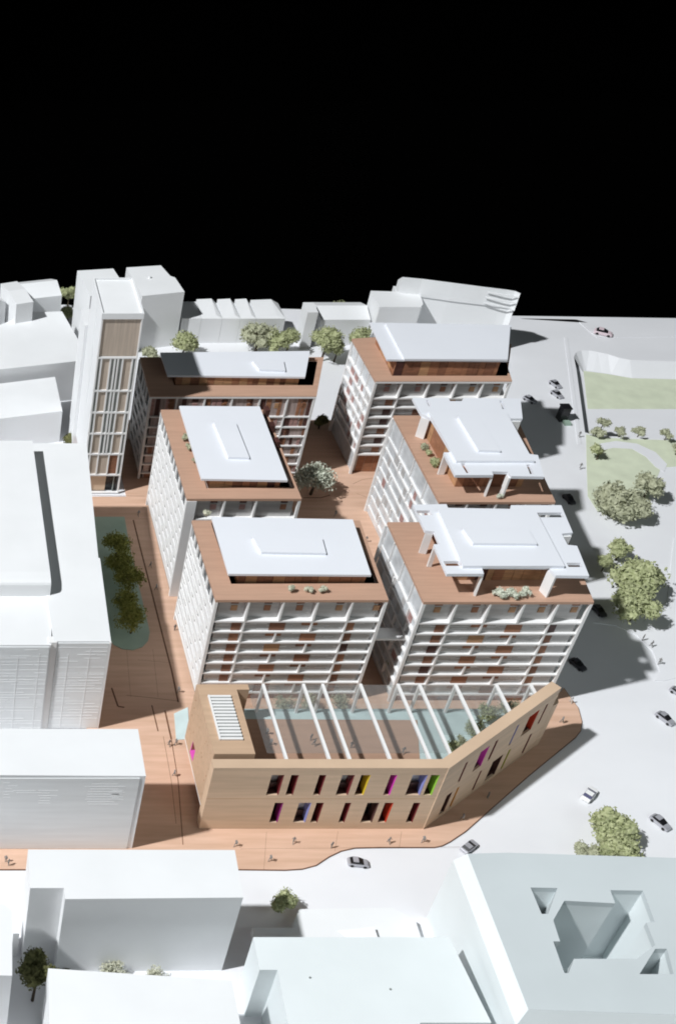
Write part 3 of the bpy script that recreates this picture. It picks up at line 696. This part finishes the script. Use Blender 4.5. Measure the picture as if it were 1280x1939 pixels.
# far left group
mass('low_building', 'low white building with a broad sloping roof left of the timber tower', P([(-260,728),(158,683),(163,668),(118,590),(60,592),(-60,640),(-260,660)], 11.1), 11.1)
w18 = mass('low_building', 'small white flat building tucked between the sloping roof and the large left building', P([(-200,752),(105,714),(119,779),(-200,818)], 8.6), 8.6)
def gable(name, label, f0, f1, depth, ze, zr, along=True, group='small white houses along the far edge', cat='house'):
    """house with its ridge parallel to the front f0-f1 (along) or running back"""
    a, b = Vector(f0), Vector(f1); d = (b-a).normalized(); nn = Vector((-d.y, d.x))*depth
    c, e = b+nn, a+nn
    t = thing(name, label, cat, ((a.x+c.x)/2, (a.y+c.y)/2), group)
    pzm('wall', WHITE, t, [tuple(p) for p in (a,b,c,e)], 0.002, ze)
    if along: r0, r1 = (a+e)/2, (b+c)/2; fs = [(0,1,5,4),(2,3,4,5),(0,4,3),(1,2,5),(0,3,2,1)]
    else: r0, r1 = (a+b)/2, (c+e)/2; fs = [(0,4,5,3),(1,2,5,4),(0,1,4),(2,3,5),(0,3,2,1)]
    part('roof', MB().add([(*a,ze+0.002),(*b,ze+0.002),(*c,ze+0.002),(*e,ze+0.002),(*r0,zr),(*r1,zr)], fs), WHITE, t)
    return t
gable('gable_house', 'white pitched-roof house at the far left corner of the model', at(32,577,16.5), at(64,572,16.5), 11, 16.5, 17.3)
gable('gable_house', 'white house with a blunt roof cut by the left picture edge', at(-30,583,15), at(12,572,15), 8, 15, 16.6, False)
gable('gable_house', 'white house with a shaded front wall left of two olive trees', at(45,568,13), at(118,560,13), 9, 13, 15)
mass('rear_building', 'tall white block partly hidden behind the timber tower', P([(147,513),(215,509),(242,550),(172,561)], 19.5), 19.5)
m10 = mass('rear_building', 'tall white block with an unlit front just right of the timber tower top', P([(240,507),(305,503),(323,523),(332,526),(350,553),(270,561)], 15.7), 15.7)
x, y = at(284, 527, 15.7); part('roof_vent', MB().tube([(x,y,15.7),(x,y,16.3)],[0.35,0.3],8), WHITE, m10)
# row of houses along the rear edge
yr0 = 281.6; xs_ = [at(u,603,7.3)[0] for u in (345,382,422,456,486,541)]
hd = ['low lean-to house at the left end of the rear terrace row', 'terrace house with a lit gable, second from the left in the rear row', 'terrace house in the middle of the rear row', 'terrace house with a shaded roof step, just left of the broad end house', 'broad end house of the rear terrace row behind the tree clump']
for i in range(5):
    a, b = xs_[i]+0.03, xs_[i+1]-0.03
    t = thing('terrace_house', 'white '+hd[i], 'house', ((a+b)/2, 285), 'small white houses along the far edge')
    pzm('wall', WHITE, t, rect(a, b, yr0, 289.5), 0.002, 7.2)
    if i == 0: pzm('roof', WHITE, t, rect(a, b, yr0, 289.5), 7.202, 7.4, topz=lambda x, y: 7.25+(y-yr0)*0.06)
    else:
        top_ = 8.6 if i < 4 else 8.4; xm = a+(b-a)*0.72
        part('roof', MB().add([(a,yr0,7.202),(b,yr0,7.202),(b,289.5,7.202),(a,289.5,7.202),(xm,yr0+1.0,top_-0.9),(xm,289.5,top_),(a,289.5,top_-0.2)], [(0,4,5,6),(0,6,3),(0,1,4),(1,2,5,4),(2,3,6,5),(0,3,2,1)]), WHITE, t)
mass('chimney_block', 'slim white tower-like block at the left end of the rear house by the trees', P([(574,573),(594,573),(603,592),(583,592)], 10.5), 10.5)
t12 = gable('gable_house', 'white pitched-roof rear house with a grey front below a round tree', at(607,606,7.6), at(702,606,7.6), 9, 7.6, 9.2)
mass('rear_building', 'squat white block at the left of the tall curved building', P([(702,551),(794,554),(801,575),(797,582),(719,582)], 12.5), 12.5)
t14 = thing('curved_building', 'tall white building with a gently curved wall behind the far right block', 'building', (142, 284), CTX)
arc = P([(985,556),(975,551.5),(960,549),(915,543.5),(860,537),(800,528.5),(762,525)], 17.0)
bkp = [(p[0]+0.4, p[1]+3.0) for p in arc][::-1]; na = len(arc)
up14 = MB(); ring = arc+bkp
up14.add([(*p,12.0) for p in ring]+[(*p,17.0) for p in arc]+[(*p,14.6) for p in bkp], [(i,(i+1)%(2*na),(i+1)%(2*na)+2*na,i+2*na) for i in range(2*na)]+[tuple(range(2*na,4*na)), tuple(range(2*na))[::-1]])
part('upper_wall', up14, WHITE, t14)
low = [(p[0],p[1]+0.4) for p in arc]
pzm('lower_wall', WHITE, t14, low+[(p[0]+0.3, p[1]+4.5) for p in arc][::-1], 0.002, 11.998)
for i in range(3):
    a = P([(985-4*i,556),(925,546)], 17.0); z = 16.0-1.5*i
    d = (Vector(a[1])-Vector(a[0])).normalized(); nn = Vector((d.y,-d.x)); 
    if nn.y > 0: nn = -nn
    q = [Vector(a[0]), Vector(a[1]), Vector(a[1])+nn*0.22, Vector(a[0])+nn*0.22]
    pzm('ledge', WHITE, t14, [tuple(p) for p in q], z-0.25, z)
# small dark kiosk on the right street
kx, ky = at(1062, 796)
ks = thing('kiosk', 'small black kiosk with a pale green planter on the shaded street by parked cars', 'kiosk', (kx, ky))
bxp('wall', BLACK, ks, kx-0.9, kx+1.0, ky-0.8, ky+1.2, 0.002, 3.6)
bxp('roof', BLACK, ks, kx-1.05, kx+1.15, ky-0.95, ky+1.35, 3.602, 3.85)
bxp('planter', POND, ks, kx-0.2, kx+1.3, ky-2.4, ky-0.97, 0.002, 0.7)

# ------------------------------------------------------------------ trees
import numpy as np
def ico(n=2):
    bm = bmesh.new(); bmesh.ops.create_icosphere(bm, subdivisions=n, radius=1)
    v = np.array([x.co[:] for x in bm.verts]); f = [[q.index for q in p.verts] for p in bm.faces]; bm.free(); return v, f
ICO_V, ICO_F = ico(2)
def crown(rs, c, r, rz, lobes, leaf, dens, open_=False):
    """clumpy lichen crown: lumpy lobes plus many small leaf faces through the volume"""
    V, Fc = [], []
    for k in range(lobes):
        d = rs.normal(size=3); d /= np.linalg.norm(d); d[2] = abs(d[2])*0.9-0.25
        q = np.array(c)+d*np.array([r,r,rz])*rs.uniform(0.35, 0.68) if k else np.array(c)
        lr = r*rs.uniform(0.34, 0.5)
        if not open_:
            nz = 1+0.22*rs.normal(size=(len(ICO_V),1)).clip(-1.5,1.5)
            vv = q+ICO_V*nz*lr*0.74*np.array([1,1,0.85]); b = len(V)
            V.extend(vv.tolist()); Fc.extend([[b+i for i in f] for f in ICO_F])
        n_ = int(dens*(lr/leaf)**2*0.35)
        ds = rs.normal(size=(n_,3)); ds /= np.linalg.norm(ds,axis=1)[:,None]
        pos = q+ds*lr*rs.uniform(0.6 if not open_ else 0.2,1.10,(n_,1))*np.array([1,1,0.9])
        ax = rs.normal(size=(n_,3))+ds*0.6; ax /= np.linalg.norm(ax,axis=1)[:,None]
        ay = np.cross(ax, rs.normal(size=(n_,3))); ay /= np.linalg.norm(ay,axis=1)[:,None]
        s = leaf*rs.uniform(0.5,1.15,(n_,1)); b = len(V)
        P4_ = np.stack([pos-ax*s, pos-ay*s*0.6, pos+ax*s, pos+ay*s*0.6],1).reshape(-1,3)
        V.extend(P4_.tolist()); Fc.extend([[b+4*i,b+4*i+1,b+4*i+2,b+4*i+3] for i in range(n_)])
    return V, Fc
TN = [0]
TREES = 'lichen trees set around the model'
def tree(label, u, v, h, r, m, z0=0.0, rz=None, lobes=9, dens=1.5, leaf=None, name='tree', cat='tree', open_=False, group=TREES, trunk=True):
    r *= 1.18; dens *= (3.0 if open_ else 8.0); TN[0] += 1; rs = np.random.RandomState(100+TN[0])
    x, y = at(u, v, z0); rz = rz or r*0.8
    t = thing(name, label, cat, (x, y, z0), group)
    V, Fc = crown(rs, (x, y, z0+h-rz*0.95), r, rz, lobes, leaf or max(0.15, r*0.075), dens, open_)
    mb = MB(); mb.v = [tuple(p) for p in V]; mb.f = [tuple(f) for f in Fc]
    part('crown', mb, m, t)
    k = MB(); top = z0+h-rz*0.9; tr = max(0.07, r*0.055)
    k.tube([(x,y,z0),(x+0.05*r,y,z0+(top-z0)*0.5),(x,y+0.03*r,top)],[tr*1.3,tr,tr*0.7],6)
    for i in range(4):
        a = rs.uniform(0,6.28); zz = z0+(top-z0)*rs.uniform(0.5,0.85)
        k.tube([(x,y,zz),(x+math.cos(a)*r*0.5,y+math.sin(a)*r*0.5,zz+rz*0.7)],[tr*0.6,tr*0.3],5)
    part('trunk', k, BARK, t)
    return t
SHR = 'shrubs on the roof terraces and lawns'
def shrub(label, u, v, h, r, m, z0=0.0, open_=False): return tree(label, u, v, h, r, m, z0, lobes=6, dens=1.6, name='shrub', cat='shrub', group=SHR, leaf=max(0.1, r*0.13), open_=open_)
tree('olive tree at the far edge, upper of the two beside the tall rear block', 128, 585, 6.5, 2.6, L_OLIVE)
tree('olive tree at the far edge, lower of the two beside the tall rear block', 127, 618, 6.0, 2.4, L_OLIVE)
tree('sage tree half hidden by the right side of the timber tower', 284, 690, 5.0, 2.6, L_SAGE)
tree('olive tree standing clear behind the shaded end of the rear block roof', 345, 676, 7.5, 3.6, L_OLIVE)
tree('broad sage tree, left of the clump behind the rear block', 483, 668, 9.0, 4.6, L_SAGE, lobes=12)
tree('olive tree, middle of the clump behind the rear block', 512, 672, 7.5, 3.8, L_OLIVE, lobes=11)
tree('olive tree, right of the clump behind the rear block', 540, 674, 8.0, 3.6, L_OLIVE)
tree('tall olive tree between the rear block and the far right block', 608, 684, 10.0, 3.8, L_OLIVE)
tree('small sage tree just left of the far right block, low down', 632, 686, 6.5, 2.8, L_OLIVE)
tree('olive tree peeping over the left roof corner of the far right block', 674, 672, 8.0, 3.2, L_OLIVE)
tree('round olive tree on the horizon behind the rear pitched-roof house', 642, 590, 3.6, 2.9, L_OLIVE)
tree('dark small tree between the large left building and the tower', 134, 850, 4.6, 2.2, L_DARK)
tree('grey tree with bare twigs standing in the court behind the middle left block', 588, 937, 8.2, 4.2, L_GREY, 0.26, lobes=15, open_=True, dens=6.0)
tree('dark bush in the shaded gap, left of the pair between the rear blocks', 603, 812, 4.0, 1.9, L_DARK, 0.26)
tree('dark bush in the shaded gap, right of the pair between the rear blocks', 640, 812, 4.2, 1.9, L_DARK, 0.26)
SG = 'green trees standing on the planting strip'
for lab, u, v, h, r, lb in (('green tree at the far end of the planting strip', 220, 1056, 6.8, 2.9, 18), ('second green tree from the far end of the planting strip', 224, 1090, 6.5, 3.0, 18),
        ('middle green tree of the planting strip', 243, 1122, 6.7, 3.0, 18), ('fourth green tree from the far end of the planting strip', 237, 1160, 6.2, 2.7, 16), ('nearest green tree on the planting strip, its thin trunk showing', 248, 1199, 7.0, 3.0, 20)):
    tree(lab, u, v, h, r, L_GREEN, 0.42, rz=3.2, lobes=lb, open_=True, dens=5, group=SG, leaf=0.24)
RT = 'big lichen trees on the right side of the model'
tree('big grey green tree on the lawn edge, left of a tight clump', 1162, 975, 7.5, 5.0, L_SAGE, lobes=14, group=RT)
tree('grey green tree at the back right of the lawn edge clump', 1216, 945, 7.0, 3.4, L_SAGE, lobes=10, group=RT)
tree('grey green tree at the front right of the lawn edge clump', 1198, 985, 6.0, 3.0, L_SAGE, lobes=10, group=RT)
tree('small olive tree at the top of the street clump right of the front right block', 1165, 1060, 5.2, 2.6, L_OLIVE, group=RT)
tree('tiny dark olive tree at the left of the street clump, half in shadow', 1138, 1082, 4.4, 1.8, L_OLIVE, group=RT)
tree('broad olive tree in the middle of the street clump right of the front right block', 1196, 1130, 9.0, 4.9, L_OLIVE, lobes=14, group=RT)
tree('olive tree with a bare slanting trunk at the front of the street clump', 1190, 1176, 8.6, 4.2, L_OLIVE, lobes=12, group=RT)
tree('upper round olive tree beside the white car with a dark windscreen', 1148, 1585, 6.0, 3.7, L_OLIVE, lobes=13, group=RT)
tree('lower round olive tree behind the courtyard building roof', 1166, 1638, 6.6, 3.6, L_OLIVE, lobes=13, group=RT)
tree('small greyish tree left of the lower round olive tree', 1108, 1630, 3.6, 2.1, L_SAGE, group=RT)
tree('bushy grey and olive tree at the corner of the dark roof shadow, bottom centre', 527, 1727, 4.6, 2.2, L_OLIVE)
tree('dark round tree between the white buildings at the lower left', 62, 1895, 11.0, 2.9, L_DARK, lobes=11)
tree('pale cream tree, left of the pair before the stepped slab', 217, 1858, 4.2, 2.0, L_PALE, open_=True, dens=5.0)
tree('pale cream tree, right of the pair before the stepped slab', 291, 1869, 4.2, 2.0, L_PALE, open_=True, dens=5.0)
shrub('low dark shrub at the foot of the stepped slab', 122, 1838, 1.6, 1.2, L_DARK)
for lab, u, v, h, r in (('sage shrub at the left end of the lawn row, upper', 1137, 812, 3.2, 1.6), ('sage shrub at the left end of the lawn row, lower', 1131, 828, 2.8, 1.7), ('twiggy sage shrub, second clump of the lawn row', 1170, 828, 3.0, 1.6),
        ('sage shrub in the middle of the lawn row', 1206, 828, 3.0, 1.7), ('brownish sage shrub at the right of the lawn row', 1257, 834, 3.2, 1.6), ('sage shrub cut by the right picture edge', 1278, 862, 3.2, 1.8), ('olive shrub standing alone on the lawn corner', 1128, 871, 4.4, 2.1)):
    shrub(lab, u, v, h, r, L_OLIVE if 'olive' in lab else L_SAGE)
for lab, u, v in (('pale shrub at the left of three on the front left terrace', 551, 1121), ('pale shrub in the middle of three on the front left terrace', 584, 1122), ('pale shrub at the right of three on the front left terrace', 610, 1122)):
    shrub(lab, u, v, 1.5, 0.85, L_PALE, ZD)
for lab, u, v in (('grey green shrub at the left of three on the front right terrace', 940, 1129), ('grey green shrub in the middle of three on the front right terrace', 966, 1130), ('grey green shrub at the right of three on the front right terrace', 990, 1127)):
    shrub(lab, u, v, 1.9, 1.25, L_GREY, ZD)
shrub('sage shrub farther back on the deep left terrace of the middle right block', 800, 850, 1.5, 1.2, L_SAGE, ZD)
shrub('small yellowish shrub between two others on the deep left terrace', 810, 864, 1.4, 0.8, L_OLIVE, ZD)
shrub('yellowish shrub nearest on the deep left terrace of the middle right block', 819, 881, 1.9, 1.3, L_OLIVE, ZD)
shrub('lone grey green shrub by the front roof leg of the middle right block', 943, 942, 1.3, 0.8, L_GREY, ZD)
shrub('farthest small shrub on the left terrace of the middle left block', 353, 834, 1.6, 0.9, L_SAGE, ZD)
shrub('middle small shrub on the left terrace of the middle left block', 357, 852, 1.5, 0.85, L_SAGE, ZD)
shrub('nearest small shrub on the left terrace of the middle left block', 368, 876, 1.5, 0.8, L_SAGE, ZD)
shrub('cream shrub at the rear left corner of the front left terrace', 391, 980, 1.6, 0.9, L_PALE, ZD)
CT = 'trees in the glazed court of the timber building'
tree('sage tree between the two rightmost portals of the glazed court', 925, 1366, 3.8, 1.5, L_SAGE, ZT, open_=True, dens=4.5, group=CT)
tree('low olive tree in the glazed court beside the pool corner', 868, 1412, 2.4, 1.1, L_SAGE, ZT, open_=True, dens=4.5, group=CT)
tree('yellow green tree in the glazed court nearest the bend wall', 908, 1370, 4.6, 2.0, L_OLIVE, ZT, open_=True, dens=4.5, group=CT)
tree('second olive tree in the glazed court, at the foot of a portal beam', 893, 1392, 3.2, 1.6, L_OLIVE, ZT, open_=True, dens=4.5, group=CT)
tree('pale tree at the far right corner of the glazed court', 956, 1352, 3.4, 1.7, L_SAGE, ZT, open_=True, dens=4.5, group=CT)
tree('small olive tree low against the bend wall of the glazed court', 853, 1424, 2.6, 1.3, L_OLIVE, ZT, open_=True, dens=4.5, group=CT)
for lab, u in (('pale tree behind the first portal of the glazed court', 535), ('pale tree behind the second portal of the glazed court', 580), ('pale tree behind the third portal of the glazed court', 640)):
    tree(lab, u, 1352, 4.2, 2.3, L_SAGE, 0.3, open_=True, dens=4.0, group='pale trees in the gap behind the glazed court')
tree('dark green tree in the narrow gap between the two front blocks', 738, 1285, 6.0, 2.0, L_GREEN, 0.26)

# ------------------------------------------------------------------ cars
def loft(secs):
    """closed body from cross-section rings of equal length"""
    mb = MB(); n_ = len(secs[0])
    for s in secs: mb.v += s
    for k in range(len(secs)-1):
        for i in range(n_):
            j = (i+1) % n_; mb.f.append((k*n_+i, k*n_+j, (k+1)*n_+j, (k+1)*n_+i))
    mb.f.append(tuple(range(n_))[::-1]); mb.f.append(tuple((len(secs)-1)*n_+i for i in range(n_)))
    return mb
CARM = {}
def car_meshes(m, kind):
    key = (m, kind)
    if key in CARM: return CARM[key]
    if kind == 'coach':
        Lc, Wd, H1 = 5.4, 1.9, 2.0
        body = loft([[(x,-Wd/2*k,0.3),(x,Wd/2*k,0.3),(x,Wd/2*k,0.3+(H1-0.3)*q),(x,Wd/2*k*0.92,H1*q+0.05),(x,-Wd/2*k*0.92,H1*q+0.05),(x,-Wd/2*k,0.3+(H1-0.3)*q)] for x,k,q in ((-Lc/2,0.9,0.85),(-Lc/2+0.2,1,0.97),(Lc/2-0.5,1,0.97),(Lc/2,0.86,0.6))])
        win = MB().box(-Lc/2+0.4,Lc/2-0.7,-Wd/2-0.015,Wd/2+0.015,1.15,1.65).box(Lc/2-0.35,Lc/2-0.03,-0.7,0.7,0.95,1.35)
        wx = 1.7
    else:
        Lc, Wd = 3.3, 1.4
        def ring(x, z, k): return [(x,-Wd/2*k,0.22),(x,Wd/2*k,0.22),(x,Wd/2*k,z*0.8),(x,Wd/2*k*0.9,z),(x,-Wd/2*k*0.9,z),(x,-Wd/2*k,z*0.8)]
        body = loft([ring(-1.65,0.62,0.85),ring(-1.5,0.78,0.97),ring(-0.9,0.82,1),ring(0.5,0.80,1),ring(1.35,0.68,0.97),ring(1.65,0.5,0.82)])
        win = loft([[(x,-Wd/2*k,0.79),(x,Wd/2*k,0.79),(x,Wd/2*q,z),(x,-Wd/2*q,z)] for x,k,q,z in ((-1.3,0.9,0.85,0.80),(-0.95,0.92,0.76,1.15),(-0.1,0.92,0.76,1.2),(0.75,0.9,0.86,0.81))])
        wx = 1.0
    roof = MB().box(-0.95,-0.08,-0.53,0.53,1.19,1.24) if kind == 'car' else MB().box(-2.2,1.9,-0.8,0.8,2.0,2.06)
    wheel = MB().tube([(0,-0.12,0),(0,0.12,0)],[0.27,0.27],12)
    CARM[key] = (body.mesh('body', m), win.mesh('windows', BLUEC if m is WHITEC else BLACK), roof.mesh('roof', m), wheel.mesh('wheel', TYRE), wx, Wd)
    return CARM[key]
def car(label, u, v, ang, m=None, kind='car', z0=0.0, name='car', s=1.0):
    b, wi, rf, wh, wx, Wd = car_meshes(m or GREYC, kind)
    x, y = at(u, v, z0)
    t = thing(name, label, 'car' if kind == 'car' else 'coach', (x, y, z0), 'model cars on the white streets')
    base = Matrix.Translation((x,y,z0)) @ Matrix.Rotation(R(ang),4,'Z') @ Matrix.Scale(s,4)
    put('body', b, t, base); put('windows', wi, t, base); put('roof', rf, t, base)
    for sx in (-1,1):
        for sy in (-1,1): put('wheel', wh, t, base @ Matrix.Translation((sx*wx, sy*(Wd/2-0.08), 0.27)))
    return t
car('silver car alone on the street just below the curved plaza edge', 677, 1637, -8)
car('silver car with dark glass at the roof tip of the courtyard building', 887, 1607, 35)
car('white car with a navy windscreen touching the upper round olive tree', 1114, 1508, 42, WHITEC, s=1.1)
car('grey car right of the round olive trees near the picture edge', 1248, 1561, -62)
car('grey car on the lit street below the big block shadow', 1257, 1364, -62)
car('grey car half cut by the right picture edge', 1284, 1316, -55)
car('dark car in the big shadow beside the front right block', 1092, 1262, -65, DARKC)
car('dark car mostly hidden at the terrace corner of the front right block', 1132, 1160, -75, DARKC)
car('dark car in the shadow right of the middle right terrace', 1076, 949, -80, DARKC)
car('silver car parked on its own by the far right block', 1002, 760, -55)
car('silver car at the back of the pair parked near the kiosk', 1050, 731, -70)
car('silver car at the front of the pair parked near the kiosk', 1053, 750, -70)
car('long pale pinkish car on the far street near the board edge', 1140, 634, -28, PINKC, s=1.35)

# ------------------------------------------------------------------ little figures
def person_mesh(stride):
    V = [(0,0,0.86),(0,0,1.08),(0,0,1.30),(0,0,1.46),(0,0.01,1.56),(0,0,1.68)]
    rr = [0.145,0.13,0.155,0.06,0.095,0.075]; E_ = [(0,1),(1,2),(2,3),(3,4),(4,5)]
    for s in (-1,1):
        f = s*stride
        i = len(V); V += [(s*0.09,f*0.12,0.82),(s*0.10,f*0.5,0.46),(s*0.10,f-0.03,0.08),(s*0.10,f+0.12,0.04)]; rr += [0.105,0.07,0.05,0.045]; E_ += [(0,i),(i,i+1),(i+1,i+2),(i+2,i+3)]
        i = len(V); V += [(s*0.20,0,1.36),(s*0.25,-f*0.4,1.10),(s*0.26,-f*0.7+0.05,0.86)]; rr += [0.065,0.05,0.04]; E_ += [(2,i),(i,i+1),(i+1,i+2)]
    me = bpy.data.meshes.new('body_frame'); me.from_pydata(V, E_, [])
    o = bpy.data.objects.new('body_frame', me); col.objects.link(o)
    o.modifiers.new('s', 'SKIN')
    for k, v in enumerate(me.skin_vertices[0].data): v.radius = (rr[k], rr[k]); v.use_root = (k == 0)
    o.modifiers.new('d', 'SUBSURF').levels = 1
    dg = bpy.context.evaluated_depsgraph_get(); m2 = bpy.data.meshes.new_from_object(o.evaluated_get(dg)); m2.name = 'person'
    bpy.data.objects.remove(o); return m2
PM = {}
for nm, st in (('walk', 0.3), ('stand', 0.05)):
    for mm in (FIGD, FIGL):
        q = person_mesh(st); q.materials.clear(); q.materials.append(mm); PM[(nm, mm)] = q
FG = 'little figures standing on the model'
rnp = random.Random(9)
def person(label, u, v, z0=0.26, m=FIGD, s=1.0, walk=None):
    x, y = at(u, v, z0); wk = rnp.random() < 0.6 if walk is None else walk
    mw = Matrix.Translation((x,y,z0)) @ Matrix.Rotation(rnp.uniform(0,6.28),4,'Z') @ Matrix.Scale(s*1.0,4)
    o = put('person', PM[('walk' if wk else 'stand', m)], None, mw)
    return tag(o, label, 'person', FG)
for lab, u, v in (('grey figure by the left foot of the timber building front wall, on the wood plaza', 446, 1603), ('grey figure nearest the plaza curve, left part', 511, 1631), ('grey figure before the left slot windows on the plaza', 555, 1597),
        ('grey figure near the start of the plaza curve', 627, 1606), ('grey figure before the right slot windows, left of two', 735, 1597), ('grey figure before the right slot windows, right of two', 800, 1595),
        ('grey figure in a close pair at the left picture edge, back', 12, 1632), ('grey figure in a close pair at the left picture edge, front', 17, 1639),
        ('grey figure just outside the left wing, at the groove crossing', 320, 1413), ('grey figure beside the left wing next to the groove crossing', 333, 1411), ('grey figure alone on the lit wood strip beside the left wing', 330, 1470),
        ('grey figure on the rounded plaza end right of the bend wall', 1062, 1369), ('grey figure in the shadow of the bend wall, lower', 874, 1553), ('grey figure in the shadow of the bend wall, middle', 922, 1512),
        ('grey figure standing at the top of the planting strip', 262, 978), ('grey figure in shade beside the white louvered wall, farther', 285, 1075), ('grey figure in shade beside the white louvered wall, nearer', 296, 1118),
        ('grey figure near the foot of the front left block wall', 338, 1312), ('grey figure at the left base column of the front left block', 331, 1194), ('grey figure on the lit court left of the front right block', 692, 1027), ('grey figure behind the front left roof on the court', 634, 978)):
    person(lab, u, v)
for lab, u, v in (('grey figure on the white street, upper of two by the tree trunk', 1215, 1213), ('grey figure on the white street, lower of two by the tree trunk', 1231, 1225), ('grey figure alone at the edge of the big block shadow', 1246, 1258),
        ('grey figure on the pavement left of the lawn shrub', 1097, 888), ('grey figure on the pavement by the sunken lawn corner', 1095, 828)):
    person(lab, u, v, 0.12)
person('pale figure at the corner of the plaza behind the bend wall', 1079, 1331, m=FIGL)
for lab, u, v in (('grey figure in the glazed court by the first portal, back', 505, 1391), ('grey figure in the glazed court by the first portal, front', 512, 1411), ('grey figure in the glazed court, back of a pair at the second portal', 588, 1402),
        ('grey figure in the glazed court, front of a pair at the second portal', 594, 1412), ('grey figure in the glazed court between the third and fourth portals', 664, 1417), ('grey figure in the glazed court beside the pool', 762, 1427)):
    person(lab, u, v, ZT)
# street lamp by the front right block
lx, ly = at(724, 972, 0.26)
la = thing('street_lamp', 'thin dark lamp post in front of the front right block left wall', 'street lamp', (lx, ly, 0.26))
part('pole', MB().tube([(lx,ly,0.26),(lx,ly,2.8)],[0.07,0.05],6), BLACK, la)
part('lamp_head', MB().box(lx-0.8,lx+0.1,ly-0.12,ly+0.12,2.8,2.92), BLACK, la)
